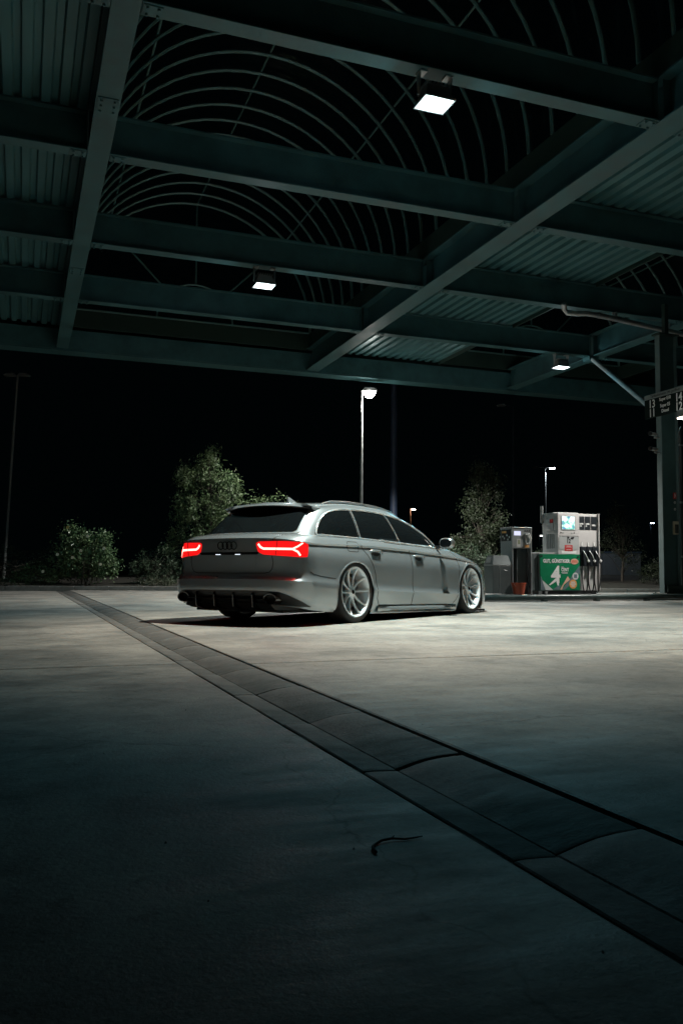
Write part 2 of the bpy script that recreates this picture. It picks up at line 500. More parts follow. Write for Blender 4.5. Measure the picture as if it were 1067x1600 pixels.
for b in PB:
    for i in range(len(GA) - 1):
        h0 = .135 if GA[i] < 6 else .175; h1 = .135 if GA[i + 1] < 6 else .175
        ibeam_a(b, GA[i] + h0, GA[i + 1] - h1, .20, .50, ZB + .003).build('cross_beam', M_steel, canopy)
# deep edge beam at the far side, and its fascia
m = MB().box((-12, 20.2, 5.56), (18.6, 20.62, 5.585), .004)
m.box((-12, 20.63, 5.56), (18.6, 20.655, 5.98), .004)
m.box((-12, 20.2, 5.59), (18.6, 20.22, 6.05))
m.build('edge_beam', M_steel, canopy)
MB().box((-12, 20.66, 5.7), (18.6, 20.70, 6.7), .01).build('fascia_board', M_steel_dark, canopy)

# corrugated ceiling sheets, one per bay
def corrugated(a0, a1, b0, b1, z):
    pit = .207; prof = []
    n = int((a1 - a0) / pit)
    for i in range(n):
        x = a0 + i * (a1 - a0) / n; p = (a1 - a0) / n
        prof += [(x, z + .052), (x + p * .32, z + .052), (x + p * .42, z), (x + p * .90, z)]
    prof.append((a1, z + .052))
    vs = [(x, b0, zz) for x, zz in prof] + [(x, b1, zz) for x, zz in prof] + [(x, b0, zz + .01) for x, zz in prof] + [(x, b1, zz + .01) for x, zz in prof]
    k = len(prof); fs = []
    for i in range(k - 1):
        fs.append((i, i + 1, k + i + 1, k + i)); fs.append((2 * k + i, 3 * k + i, 3 * k + i + 1, 2 * k + i + 1))
    return vs, fs
bays = list(zip((-4,) + PB, PB + (20.15,)))
for a0, a1 in ((-2.75, .60), (6.88, 10.15)):
    for b0, b1 in bays:
        vs, fs = corrugated(a0, a1, b0 + .005, b1 - .005, ZB + .51)
        mesh_obj('corrugated_sheet', vs, fs, M_corr, canopy)
        MB().box((a0 - .03 if a0 < 0 else a1 + .002, b0 + .12, ZB + .44), (a0 - .002 if a0 < 0 else a1 + .03, b1 - .12, ZB + .60)).build('edge_trim', M_steel_dark, canopy)

# barrel vaults
M_glaz = bpy.data.materials.new('vault_glazing'); M_glaz.use_nodes = True
nt = M_glaz.node_tree; nt.nodes.clear()
o_ = nt.nodes.new('ShaderNodeOutputMaterial'); mx = nt.nodes.new('ShaderNodeMixShader'); tr = nt.nodes.new('ShaderNodeBsdfTransparent'); gl = nt.nodes.new('ShaderNodeBsdfGlossy'); fr = nt.nodes.new('ShaderNodeFresnel')
tr.inputs[0].default_value = (.55, .62, .60, 1); gl.inputs['Roughness'].default_value = .04; fr.inputs[0].default_value = 1.12
mx.inputs[0].default_value = .03; nt.links.new(tr.outputs[0], mx.inputs[1]); nt.links.new(gl.outputs[0], mx.inputs[2]); nt.links.new(mx.outputs[0], o_.inputs[0])
ZS, RV = 6.50, 2.86
def arc(ac, r, b, n=28, a0=0, a1=math.pi):
    return [(ac - r * math.cos(a0 + (a1 - a0) * i / n), b, ZS + r * math.sin(a0 + (a1 - a0) * i / n)) for i in range(n + 1)]
for ac, b_lo in ((3.72, 4.2), (13.05, 9.4)):
    hoop = None
    nb = int((20.0 - b_lo) / .58)
    for k in range(nb + 1):
        b = 20.0 - k * .58
        if hoop is None:
            hoop = MB().tube(arc(ac, RV, 0), .031, 6).build('vault_hoop', M_hoop, canopy, 60)
            hoop.location = (0, b, 0)
        else:
            h2 = hoop.copy(); COL.objects.link(h2); h2.location = (0, b, 0); h2.parent = canopy
    for th in (45, 90, 135):
        a = ac - (RV + .034) * math.cos(rad(th)); z = ZS + (RV + .034) * math.sin(rad(th))
        MB().tube([(a, b_lo, z), (a, 20.05, z)], .020, 6).build('vault_stringer', M_hoop, canopy, 60)
    for side in (-1, 1):
        x = ac + side * (RV + .0)
        MB().box((x - .02, b_lo - 4, ZB + .52), (x + .02, 20.15, ZS - .01)).build('upstand_board', M_steel_dark, canopy)
    bb = [b for b in PB if b > b_lo] + [20.1]
    lo = b_lo
    for b in bb:
        p0, p1 = arc(ac, RV + .075, lo + .01, 32), arc(ac, RV + .075, b - .01, 32)
        n = len(p0)
        mesh_obj('glazing_sheet', p0 + p1, [(i, i + 1, n + i + 1, n + i) for i in range(n - 1)], M_glaz, canopy, 180)
        lo = b
    # fanlight gable at the far end
    g = MB().tube(arc(ac, .91, 20.08, 16), .022, 6)
    for th in (45, 90, 135):
        ct, st = math.cos(rad(th)), math.sin(rad(th))
        g.tube([(ac - .91 * ct, 20.08, ZS + .91 * st), (ac - RV * ct, 20.08, ZS + RV * st)], .022, 6)
    g.tube([(ac - RV, 20.08, ZS + .02), (ac + RV, 20.08, ZS + .02)], .022, 6)
    g.build('fanlight_bars', M_hoop, canopy, 60)
    p = arc(ac, RV, 20.13, 28); n = len(p)
    mesh_obj('fanlight_pane', p + [(ac, 20.13, ZS)], [(i, i + 1, n) for i in range(n - 1)], M_glaz, canopy)
    MB().box((ac - RV, 20.10, ZB + .5), (ac + RV, 20.14, ZS)).build('gable_board', M_steel_dark, canopy)

# ------------------------------------------------------------------ floodlights
M_lens = mat('floodlight_lens', (.9, .9, .9), .3, emit=(.93, .97, 1.0), estr=9)
M_housing = mat('floodlight_housing', (.30, .32, .32), .45, metal=.3, noise=.2, nscale=10)
def floodlight(a, b, label, power, half, tilt, spill, blend=1.0):
    t = thing('floodlight', label, 'floodlight', AB(a * CS, b * CS, 5.30 * CS - .113), YAW, 'floodlights under the canopy')
    t.scale = (CS, CS, CS)
    w, d = .155, .13
    m = MB()
    lo = [(-w, -d, .0), (w, -d, .0), (w, d, .0), (-w, d, .0)]
    hi = [(-w * .74, -d * .62, .15), (w * .74, -d * .62, .15), (w * .74, d * .62, .15), (-w * .74, d * .62, .15)]
    m.add(lo + hi, [(4, 5, 6, 7), (0, 1, 5, 4), (1, 2, 6, 5), (2, 3, 7, 6), (3, 0, 4, 7)])
    for i in range(7):                                  # cooling fins
        x = -.12 + i * .04
        m.box((x - .004, -.09, .151), (x + .004, .09, .185))
    m.build('housing', M_housing, t)
    f = MB()
    f.box((-w - .012, -d - .012, -.012), (w + .012, -d, .012)).box((-w - .012, d, -.012), (w + .012, d + .012, .012))
    f.box((-w - .012, -d, -.012), (-w, d, .012)).box((w, -d, -.012), (w + .012, d, .012))
    f.build('lens_frame', M_housing, t)
    lens = mesh_obj('lens', [(-w, -d, -.004), (w, -d, -.004), (w, d, -.004), (-w, d, -.004)], [(0, 3, 2, 1)], M_lens, t)
    for s in (-1, 1):
        k = MB()
        k.prism([(-.025, .05), (.025, .05), (.05, .285), (-.05, .285)], 0, s * (w + .016), s * (w + .024))
        k.prism([(-.055, .286), (.055, .286), (.055, .300), (-.055, .300)], 0, s * (w - .05), s * (w + .03))
        k.lathe([(0, s * (w + .025)), (.014, s * (w + .025)), (.014, s * (w + .034)), (0, s * (w + .034))], 8, 0, (0, 0, .07))
        k.build('bracket', M_galv, t)
    for nm, pw, cl, hf in (('flood_lamp', power, CORE_COLOR, half), ('flood_tint', power, TINT_COLOR, half + spill)):
        ld = bpy.data.lights.new(nm, 'SPOT')
        ld.energy = pw; ld.color = cl; ld.spot_size = rad(2 * hf); ld.spot_blend = blend if nm == 'flood_lamp' else 1.0; ld.shadow_soft_size = .10
        lo_ = bpy.data.objects.new(nm, ld); COL.objects.link(lo_); lo_.parent = t
        lo_.location = (0, 0, -.03)
        lo_.rotation_euler = (rad(tilt[0]), rad(tilt[1]), 0)
    # added point light below the lens that brightens the brackets and the beam
    ld = bpy.data.lights.new('flood_fill', 'POINT'); ld.energy = 16; ld.color = (.7, .95, 1); ld.shadow_soft_size = .06
    lo_ = bpy.data.objects.new('flood_fill', ld); COL.objects.link(lo_); lo_.parent = t; lo_.location = (0, 0, -.16)
    return t
floodlight(3.78, 7.53, 'bright square floodlight nearest the camera, hung from the second visible cross beam', FLOOD_POWER * 1.72, 51.5, (-3, -4), 6.5, .70)
floodlight(3.64, 13.52, 'bright floodlight in mid canopy above and beyond the parked estate car', FLOOD_POWER * .68, 57, (18, 2), 10)
floodlight(11.52, 16.52, 'small floodlight at the right beside the diagonal brace near the column', FLOOD_POWER * .6, 58, (-14, 6), 10)

# ------------------------------------------------------------------ canopy column and what hangs on it
CA0, CA1, CB = 13.13, 13.60, 15.20
M_col_lit = mat('column_paint_lit', (.13, .20, .205), .5, noise=.2, nscale=4)  # same steel as the web; the flanges' lit look is put into the colour
M_col_shade = mat('column_paint_shaded', (.045, .10, .10), .55, noise=.25, nscale=3)  # same paint as the flanges; the web's shade is put into the colour
colm = thing('canopy_column', 'dark steel H-section column on the pump island at the right edge', 'column', AB(13.365, CB, .12), YAW)
hw = .235
MB().box((-hw, -.075, .02), (-hw + .022, .075, 5.75), .003).build('flange', M_col_lit, colm)
MB().box((hw - .022, -.075, .02), (hw, .075, 5.75), .003).build('flange', M_col_lit, colm)
MB().box((-hw + .0225, .0, .02), (hw - .0225, .014, 5.75)).build('web', M_col_shade, colm)
bp = MB().box((-.30, -.22, 0), (.30, .22, .018), .004)
for x in (-.26, .26):
    for y in (-.18, .18):
        bp.lathe([(0, .045), (.018, .045), (.018, .0185)], 6, 2, (x, y, 0))
bp.build('base_plate', M_steel_dark, colm)
MB().box((-.215, -.16, .02), (.215, -.145, .19), .004).build('base_guard', M_steel_dark, colm)
MB().box((-.28, -.12, 5.752), (.28, .12, 5.79)).build('cap_plate', M_steel_dark, colm)
MB().box((-.05, -.05, 5.791), (.05, .05, 6.48)).build('head_post', M_steel_dark, colm)
# stickers and the small framed box on the web
M_red = mat('red_sign', (.42, .03, .03), .5)
st = MB().box((.115, -.008, 2.10), (.205, -.003, 2.24)).build('fire_sign', M_red, colm)
MB().box((.15, -.0105, 2.12), (.165, -.0085, 2.22)).box((.172, -.0105, 2.15), (.18, -.0085, 2.20)).build('symbol', M_white, st)
for z in (2.02, 1.87):
    s_ = MB().lathe([(0, 0), (.028, 0), (.028, .004)], 16, 1, (.16, -.008, z)).build('sticker', M_white, colm)
    MB().box((.15, -.0105, z - .012), (.17, -.0085, z + .006)).build('symbol', M_black, s_)
bx = MB().box((.085, -.06, 1.31), (.235 - .024, -.003, 1.60), .004).build('framed_box', mat('beige_box', (.42, .38, .27), .5), colm)
MB().box((.100, -.064, 1.335), (.197, -.0605, 1.53)).build('front_pane', mat('box_pane', (.06, .065, .06), .2), bx)
M_brace = mat('brace_paint', (.34, .37, .37), .8, spec=.2, noise=.2, nscale=6)
# diagonal brace and beam stub joining the girder
t = thing('brace_tube', 'pale round diagonal brace tube running down to the pump sign', 'brace', AB(0, 0), YAW)
MB().tube([(14.76, 19.70, 6.55), (13.02, 15.34, 4.28)], .062, 14).build('tube', M_brace, t, 60)
MB().box((14.62, 19.62, 6.49), (14.92, 19.92, 6.606), .006).build('end_bracket', M_steel, t)
# downpipe
t = thing('downpipe', 'galvanised drainpipe with elbows slung under the canopy beam at right', 'pipe', AB(0, 0, -.113), YAW)
t.scale = (CS, CS, CS)
pth = [(9.36, 13.30, 5.60), (9.42, 13.38, 5.52), (9.50, 13.40, 5.46), (9.66, 13.34, 5.45), (9.85, 13.30, 5.46), (10.1, 13.30, 5.46), (12.9, 13.78, 5.44), (13.05, 13.80, 5.42), (13.13, 13.82, 5.34), (13.16, 13.83, 5.2), (13.16, 13.84, 4.75)]
MB().tube(pth, .05, 12).build('pipe', M_galv, t, 60)
for q, r in ((pth[3], pth[4]), (pth[5], pth[6]), (pth[6], pth[7]), (pth[9], pth[10])):
    q, r = Vector(q), Vector(r); d = (r - q).normalized()
    MB().tube([q, q + d * .07], .057, 12).build('collar', M_galv, t, 60)
for a in (10.6, 12.1):
    MB().box((a - .012, 13.28 + (a - 10.1) * .17, 5.44), (a + .012, 13.42 + (a - 10.1) * .17, 5.601)).build('pipe_clip', M_galv, t)

# the pump number sign
M_signprint = mat('sign_print', (.85, .88, .86), .6)
M_signdark = mat('sign_dark', (.006, .014, .012), .8, spec=.1)
M_signgrey = mat('sign_header', (.20, .24, .235), .5)
sg = thing('pump_number_sign', 'dark hanging sign with pump numbers 13, 11, 14, 12 and fuel names', 'sign', AB(12.90, 14.72, 4.25), YAW)
MB().box((0, -.65, -.26), (.05, .65, .155), .004).build('board', M_signdark, sg)
MB().box((-.004, -.652, .158), (.052, .652, .26), .004).build('header_strip', M_signgrey, sg)
MB().box((.051, .30, -.12), (.22, .36, .12), .004).build('bracket', M_galv, sg)
TR = (rad(90), 0, rad(-90))
def sign_text(body, y, z, size, m_, bold=.0, xs=1.0):
    # reads from the far end (b high) to the near end
    text_obj('lettering', body, size, m_, sg, (-.0025 if m_ is not M_black else -.007, y, z), TR, 'CENTER', .001, xs, bold)
sign_text('Tankautomaten 24h geöffnet', 0, .208, .088, M_black, .001, .88)
sign_text('13', .41, .035, .25, M_signprint, .004, .85); sign_text('11', .41, -.165, .25, M_signprint, .004, .85)
sign_text('14', -.41, .035, .25, M_signprint, .004, .85); sign_text('12', -.41, -.165, .25, M_signprint, .004, .85)
sign_text('Super E10', 0, .09, .10, M_signprint, .001, .85); sign_text('Super E5', 0, -.05, .10, M_signprint, .001, .85); sign_text('Diesel', 0, -.17, .10, M_signprint, .001, .9)

# surveillance cameras on the column
for k, (z, lb) in enumerate(((3.60, 'upper of two small surveillance cameras on the column'), (3.27, 'lower of two small surveillance cameras on the column'))):
    t = thing('security_camera', lb, 'camera', AB(CA0 - .003, CB - .02, z), YAW, 'cameras on the column')
    MB().tube([(-.08, 0, .02), (-.27, -.03, .035)], .040, 10).build('housing', M_galv, t, 50)
    MB().tube([(-.255, -.028, .034), (-.30, -.034, .038)], .046, 10).build('sun_hood', M_black, t, 50)
    MB().box((-.14, -.02, -.055), (0, .02, -.03), .003).box((-.13, -.012, -.029), (-.10, .012, .0)).build('arm', M_galv, t)
# lamp on a bracket below the near end of the sign, aimed at the pumps
t = thing('wall_lamp', 'small lit lamp under the pump number sign at the right edge', 'lamp', AB(12.74, 14.02, 3.80), YAW)
M_wl = mat('wall_lamp_lens', (.9, .85, .75), .3, emit=(1, .88, .7), estr=9)
MB().box((-.08, -.09, 0), (.10, .09, .15), .008).build('housing', M_housing, t)
MB().box((-.075, -.085, -.03), (.095, .085, -.001)).build('lens', M_wl, t)
MB().tube([(.04, .02, .15), (.12, .10, .20), (.18, .22, .20), (.18, .30, .20)], .015, 8).build('bracket', M_galv, t, 60)
for nm, kd, en in (('pump_light', 'SPOT', 950), ('pump_light_glow', 'POINT', 3)):
    ld = bpy.data.lights.new(nm, kd); ld.energy = en; ld.color = (1, .98, .92); ld.shadow_soft_size = .08
    lo_ = bpy.data.objects.new(nm, ld); COL.objects.link(lo_); lo_.parent = t
    if kd == 'SPOT':
        ld.spot_size = rad(84); ld.spot_blend = .8
        lo_.location = (-.02, 0, -.05)
        lo_.rotation_euler = Vector((-2.5, 1.15, -2.6)).to_track_quat('-Z', 'Y').to_euler()
    else:
        lo_.location = (.02, .12, -.12)
# conduit beside the column
t = thing('cable_conduit', 'dark cable conduit with clamp running down beside the column', 'conduit', AB(CA1 + .07, CB - .06, .12), YAW)
MB().tube([(0, 0, .02), (0, 0, 3.6), (.05, .0, 3.72)], .035, 8).build('tube', M_black, t, 60)
for z in (.8, 2.0, 3.28):
    MB().box((-.066, -.045, z), (.045, .045, z + .04), .004).build('clamp', M_galv, t)
# ------------------------------------------------------------------ pump island
isl = MB().box((8.35, 14.86, -.05), (21, 16.75, .115), .03).build('pump_island', M_kerb)
isl.rotation_euler = (0, 0, YAW)
tag(isl, 'raised concrete pump island behind the guard rail', 'island', kind='structure')
rail = thing('guard_rail', 'low thick dark steel tube guard rail in front of the pump island', 'guard rail', AB(0, 0), YAW)
M_rail = mat('rail_paint', (.055, .085, .08), .38, noise=.3, nscale=6, rvar=.12)
MB().tube([(8.42, 16.2, .085), (8.42, 14.95, .085), (8.47, 14.78, .085), (8.57, 14.68, .085), (8.75, 14.65, .085)] + [(8.75 + i, 14.65, .085) for i in range(1, 13)], .052, 14).build('tube', M_rail, rail, 60)
for i in range(8):
    a = 9.75 + i * 1.25
    MB().box((a - .05, 14.60, .001), (a + .05, 14.70, .042), .004).build('foot', M_rail, rail)
for a in (9.82, 12.4):
    MB().tube([(a - .04, 14.65, .085), (a + .04, 14.65, .085)], .0545, 14).build('sleeve', M_rail, rail, 60)

# --- fuel pump
M_pump = mat('pump_grey', (.40, .415, .41), .42, noise=.10, nscale=5, rvar=.06)
M_pumplight = mat('pump_panel_light', (.52, .50, .49), .45, noise=.08, nscale=4)
M_pumpdark = mat('pump_side_metal', (.17, .20, .20), .35, metal=.5, noise=.2, nscale=3, rvar=.1, stretch=(6, 6, .5))
M_navy = mat('nozzle_boot', (.016, .02, .024), .35)
PX, PY = 10.30, 15.62                          # front left corner of the pump's lower part (a, b)
pump = thing('fuel_pump', 'grey fuel pump with lit screen, number 12, three nozzles and green poster', 'fuel pump', AB(PX, PY, .116), YAW)
# local: x along a, y along b (front is y = 0), z up
MB().box((.04, .06, 0), (1.47, .58, .07)).build('plinth', M_black, pump)
MB().box((0, .03, .075), (1.02, .60, .84), .012).build('lower_cabinet', M_pumpdark, pump)
MB().box((-.16, .08, .075), (-.004, .56, .86), .01).build('side_cabinet', M_pumpdark, pump)
MB().box((-.165, .07, .862), (.47, .61, .885), .006).build('cabinet_top', M_pumplight, pump)
# tall head with the screen
head = MB().box((.48, .04, .842), (1.02, .62, 1.76), .012).build('head', M_pump, pump)
MB().box((.478, .022, .85), (1.022, .038, 1.74), .004).build('head_front', M_pumplight, pump)
M_screen = bpy.data.materials.new('pump_screen'); M_screen.use_nodes = True
nt = M_screen.node_tree; b = nt.nodes['Principled BSDF']
tc = nt.nodes.new('ShaderNodeTexCoord'); nz = nt.nodes.new('ShaderNodeTexNoise'); nz.inputs['Scale'].default_value = 9; nz.inputs['Detail'].default_value = 3
cr = nt.nodes.new('ShaderNodeValToRGB'); nt.links.new(tc.outputs['Object'], nz.inputs['Vector']); nt.links.new(nz.outputs['Fac'], cr.inputs[0])
cr.color_ramp.elements[0].position = .34; cr.color_ramp.elements[0].color = (.10, .20, .50, 1)
cr.color_ramp.elements[1].position = .66; cr.color_ramp.elements[1].color = (.75, .95, 1, 1)
for p_, c_ in ((.42, (.08, .40, .32, 1)), (.48, (.40, .80, .66, 1)), (.54, (.80, .97, 1, 1))):
    e = cr.color_ramp.elements.new(p_); e.color = c_
nt.links.new(cr.outputs[0], b.inputs['Emission Color']); b.inputs['Emission Strength'].default_value = 1.5; b.inputs['Base Color'].default_value = (.02, .02, .02, 1)
MB().box((.555, .012, 1.375), (.925, .021, 1.69), .003).build('screen_bezel', M_pump, pump)
MB().box((.575, .008, 1.395), (.895, .0115, 1.67)).build('screen', M_screen, pump)
for x in (.545, .885):
    MB().lathe([(0, .012), (.02, .012), (.02, .021)], 14, 1, (x + .06 * (1 if x < .7 else -1), 0, 1.315)).build('button', M_pump, pump, 40)
    MB().lathe([(0, .010), (.013, .010), (.013, .021)], 14, 1, (x, 0, 1.32)).build('lock', M_black, pump, 40)
panel = MB().box((.495, .014, .955), (1.005, .0215, 1.235), .002).build('display_panel', M_pump, pump)
MB().box((.56, .016, .845 + .02), (.93, .0215, .925), .002).build('price_strip', M_white, pump)
for (x0, z0) in ((.50, 1.245),):
    MB().box((x0, .0165, z0), (x0 + .505, .0215, z0 + .006)).build('panel_gap', M_black, pump)
text_obj('number', '12', .13, M_black, pump, (.735, .0125, 1.135), (rad(90), 0, 0), 'CENTER', .0008, .8, .004)
MB().prism([(.70, 1.19), (.745, 1.19), (.745, 1.21), (.76, 1.22), (.755, 1.235), (.70, 1.235)], 1, .0115, .0135).build('pump_symbol', M_black, pump)
MB().prism([(.78, 1.18), (.85, 1.175), (.885, 1.22), (.86, 1.235), (.80, 1.22)], 1, .0115, .0135).build('badge', M_black, pump)
rs = MB().box((.635, .0115, .925), (.835, .0138, 1.055)).build('red_notice', M_red, pump)
rs.location.z = -.0
for z, w in ((1.03, .05), (1.01, .075), (.955, .06)):
    MB().box((.735 - w, .0095, z - .003), (.735 + w, .0112, z + .003)).build('print_line', M_white, rs)
# vented side with notices
sd = MB()
for i in range(5):
    sd.box((.471, .17 + i * .065, .98), (.4785, .195 + i * .065, 1.30))
sd.build('side_louvre', M_pumpdark, pump)
MB().box((.4735, .20, 1.37), (.4795, .46, 1.53)).build('notice', M_pumplight, pump)
MB().box((.4735, .20, 1.54), (.4795, .33, 1.62)).build('notice', M_red, pump)
MB().box((.4735, .34, 1.54), (.4795, .46, 1.62)).build('notice', M_greyprint, pump)
MB().tube([(.46, .60, 1.55), (.46, .60, 1.93)], .035, 10).build('vent_pipe', M_galv, pump, 60)
# hose cabinet with three nozzles
cab = MB().box((1.035, .10, .075), (1.545, .60, 1.745), .01).build('hose_cabinet', M_pumplight, pump)
MB().box((1.022, .05, .072), (1.034, .62, 1.73)).build('cabinet_edge', M_pumpdark, pump)
MB().box((1.546, .05, .072), (1.57, .62, 1.75), .004).build('cabinet_edge', M_pumplight, pump)
FU = ('SUPER\nE10', 'SUPER\nE5', 'DIESEL')
for i in range(3):
    x = 1.065 + i * .157
    fp = MB().box((x, .088, 1.40), (x + .138, .0985, 1.69), .003).build('fuel_panel', M_navy, pump)
    text_obj('lettering', FU[i], .045, M_white, fp, (x + .012, .0865, 1.50), (rad(90), 0, 0), 'LEFT', .0006, .8, .002)
    MB().box((x + .052, .0875, 1.045), (x + .088, .0985, 1.125)).build('label', M_white, pump)
    # boot
    MB().box((x - .004, .03, .60), (x + .142, .0985, 1.03), .012).build('nozzle_boot', M_navy, pump)
    nz_ = MB()
    nz_.tube([(x + .045, .02, .95), (x + .07, -.02, .86), (x + .10, -.045, .76), (x + .125, -.055, .66)], [.014, .022, .028, .024], 8)
    n_o = nz_.build('nozzle', M_black, pump, 60)
    MB().tube([(x + .035, -.005, .93), (x + .068, -.05, .85), (x + .105, -.08, .74)], [.009, .012, .009], 6).build('lever', M_galv, n_o, 60)
    MB().lathe([(0, -.105), (.024, -.10), (.032, -.075), (.024, -.055), (0, -.05)], 10, 1, (x + .108, 0, .715)).build('swivel', M_white, n_o, 60)
    hz = [(x + .125, -.055, .66), (x + .132, -.055, .50), (x + .125, -.035, .25), (x + .105, .0, .07), (x + .085, .02, .03), (x + .066, .04, .07), (x + .060, .07, .22), (x + .060, .085, .60)]
    MB().tube(hz, .0125, 8).build('hose', M_rubber, pump, 60)
    MB().box((x - .004, .0965, .08), (x + .052, .0992, .595)).build('hose_guide', M_white, pump)
    MB().box((x + .072, .0965, .08), (x + .118, .0992, .595)).build('hose_guide', M_pumplight, pump)
# the poster on the front
M_green = mat('poster_green', (.0, .18, .075), .4, noise=.15, nscale=6)
M_greyb = mat('poster_slate', (.12, .16, .18), .4)
M_pale = mat('poster_pale', (.55, .56, .55), .4)
M_orange = mat('poster_orange', (.62, .30, .10), .4)
M_skin = mat('poster_salmon', (.62, .38, .28), .4)
poster = MB().box((.012, .010, .082), (1.012, .0285, .855), .003).build('poster', M_green, pump)
def pz(name, pts, m_, y):
    return MB().prism(pts, 1, y, y + .0012).build(name, m_, poster)
text_obj('lettering', 'GUT, GÜNSTIGER,', .105, M_white, poster, (.085, .0065, .705), (rad(90), 0, 0), 'LEFT', .0008, .80, .004)
text_obj('lettering', '4', .50, M_white, poster, (.40, .0045, .40), (rad(90), 0, 0), 'CENTER', .0008, .95, .012)
text_obj('lettering', 'CENT', .10, M_white, poster, (.535, .0062, .52), (rad(90), 0, 0), 'LEFT', .0008, .75, .003)
MB().box((.535, .0062, .572), (.60, .0075, .585)).box((.535, .0062, .455), (.70, .0075, .466)).box((.56, .0062, .44), (.70, .0075, .449)).build('print_line', M_pale, poster)
pz('shape', [(.55, .09), (.62, .085), (1.008, .44), (1.008, .62)], M_greyb, .0082)
pz('shape', [(.50, .10), (.545, .085), (.60, .20), (.755, .31), (.70, .385)], M_skin, .0066)
pz('shape', [(.018, .40), (.018, .088), (.14, .088)], M_greyb, .0078)
pz('shape', [(.018, .40), (.14, .086), (.33, .086), (.06, .30)], M_pale, .0065)
pz('shape', [(.225, .20), (.25, .19), (.42, .28), (.44, .335), (.40, .345)], M_white, .0062)
pz('shape', [(.42, .24), (.435, .19), (.47, .18), (.475, .28)], M_white, .0052)
pz('shape', [(.33, .10), (.42, .16), (.52, .20), (.49, .09)], M_greyb, .0085)
circ = lambda cx, cz, rx, rz, n=28: [(cx + rx * math.cos(2 * math.pi * i / n), cz + rz * math.sin(2 * math.pi * i / n)) for i in range(n)]
pz('bubble', circ(.875, .70, .10, .062), M_skin, .0045)
MB().box((.80, .0030, .675), (.955, .0042, .685)).box((.80, .0030, .70), (.95, .0042, .722)).build('print_line', mat('poster_red', (.6, .10, .06), .4), poster)
pz('badge', circ(.895, .385, .078, .078), M_pale, .0048)
MB().box((.855, .0034, .345), (.935, .0046, .425)).build('badge_print', M_greyb, poster)
pz('badge', circ(.83, .215, .098, .098), M_orange, .0040)
for zz, w in ((.255, .05), (.215, .07), (.175, .045)):
    MB().box((.83 - w, .0026, zz - .012), (.83 + w, .0038, zz + .012)).build('badge_print', M_pale, poster)
for x, z in ((.05, .81), (.965, .80)):
    MB().lathe([(0, -.001), (.022, -.001), (.022, .009)], 14, 1, (x, 0, z)).build('clip', M_black, poster, 40)
MB().box((-.02, .02, -.0), (.06, .05, .07), .004).box((.14, .02, 0), (.20, .058, .055), .004).build('levelling_foot', M_galv, pump)

# --- payment and air terminal
term = thing('service_terminal', 'narrow grey service terminal with small screen beside the red bucket', 'terminal', AB(9.60, 15.58, .116), YAW)
M_term = mat('terminal_metal', (.30, .32, .32), .38, metal=.35, noise=.15, nscale=3, rvar=.1)
MB().box((0, 0, 0), (.028, .46, 1.38), .004).build('side_panel', M_term, term)
MB().box((.452, 0, 0), (.48, .46, 1.38), .004).build('side_panel', M_term, term)
MB().box((-.005, -.006, 1.382), (.485, .47, 1.41), .006).build('top', M_term, term)
MB().box((.029, .44, .0), (.451, .458, 1.38)).build('back_panel', M_term, term)
MB().box((.20, .14, .004), (.445, .42, .95)).build('inner_housing', M_pumpdark, term)
fc = MB().box((.029, .008, .965), (.451, .43, 1.375), .004).build('control_head', M_term, term)
MB().box((.055, .003, 1.235), (.215, .0075, 1.325)).build('screen', mat('terminal_screen', (.02, .02, .03), .3, emit=(.72, .74, .98), estr=1.1), fc)
MB().box((.115, .003, .995), (.205, .0075, 1.16)).build('notice', M_pumplight, fc)
MB().box((.145, .0015, 1.05), (.195, .0028, 1.14)).build('notice', mat('notice_olive', (.22, .24, .14), .5), fc)
MB().box((.31, -.02, 1.07), (.44, .0075, 1.28), .03).build('hose_holder', M_pump, fc)
MB().tube([(.315, -.03, 1.26), (.39, -.05, 1.265), (.43, -.05, 1.18), (.40, -.04, 1.08), (.335, -.03, 1.06)], .016, 8).build('handset', M_white, fc, 60)
MB().box((.31, .002, .985), (.415, .0075, 1.04)).build('sticker', M_orange, fc)
for x in (.32, .37, .42):
    MB().lathe([(0, .002), (.018, .002), (.018, .0078)], 12, 1, (x, 0, 1.335)).build('button', M_black, fc, 40)
MB().tube([(.38, .06, .965), (.43, .02, .60), (.40, .06, .30), (.435, .02, .12), (.445, -.02, .45)], .010, 6).build('air_hose', M_rubber, term, 60)
MB().box((-.0035, .04, 1.12), (-.0005, .43, 1.36)).build('notice_panel', M_black, term)
MB().box((-.0055, .22, 1.29), (-.0037, .40, 1.335)).build('sticker', M_orange, term)
for y, z in ((.10, 1.2), (.2, 1.24), (.3, 1.18), (.16, 1.15), (.36, 1.22)):
    MB().lathe([(0, -.0055), (.022, -.0055), (.022, -.0037)], 12, 0, (0, y, z)).build('print_mark', M_greyprint, term)

# --- bucket in the terminal
bk = thing('bucket', 'orange red plastic bucket standing in the open service terminal', 'bucket', AB(9.70, 15.50, .116), YAW)
M_bucket = mat('bucket_plastic', (.46, .075, .03), .42, noise=.15, nscale=8)
MB().lathe([(0, .003), (.105, .003), (.112, .02), (.148, .225), (.158, .226), (.158, .245), (.143, .245), (.105, .02), (0, .018)], 28).build('shell', M_bucket, bk, 40)
MB().tube([(.155 * math.cos(a), .155 * math.sin(a) * .3 - .1, .235 - .10 * math.sin(a)) for a in [math.pi * i / 12 for i in range(13)]], .004, 6).build('handle', M_galv, bk, 60)

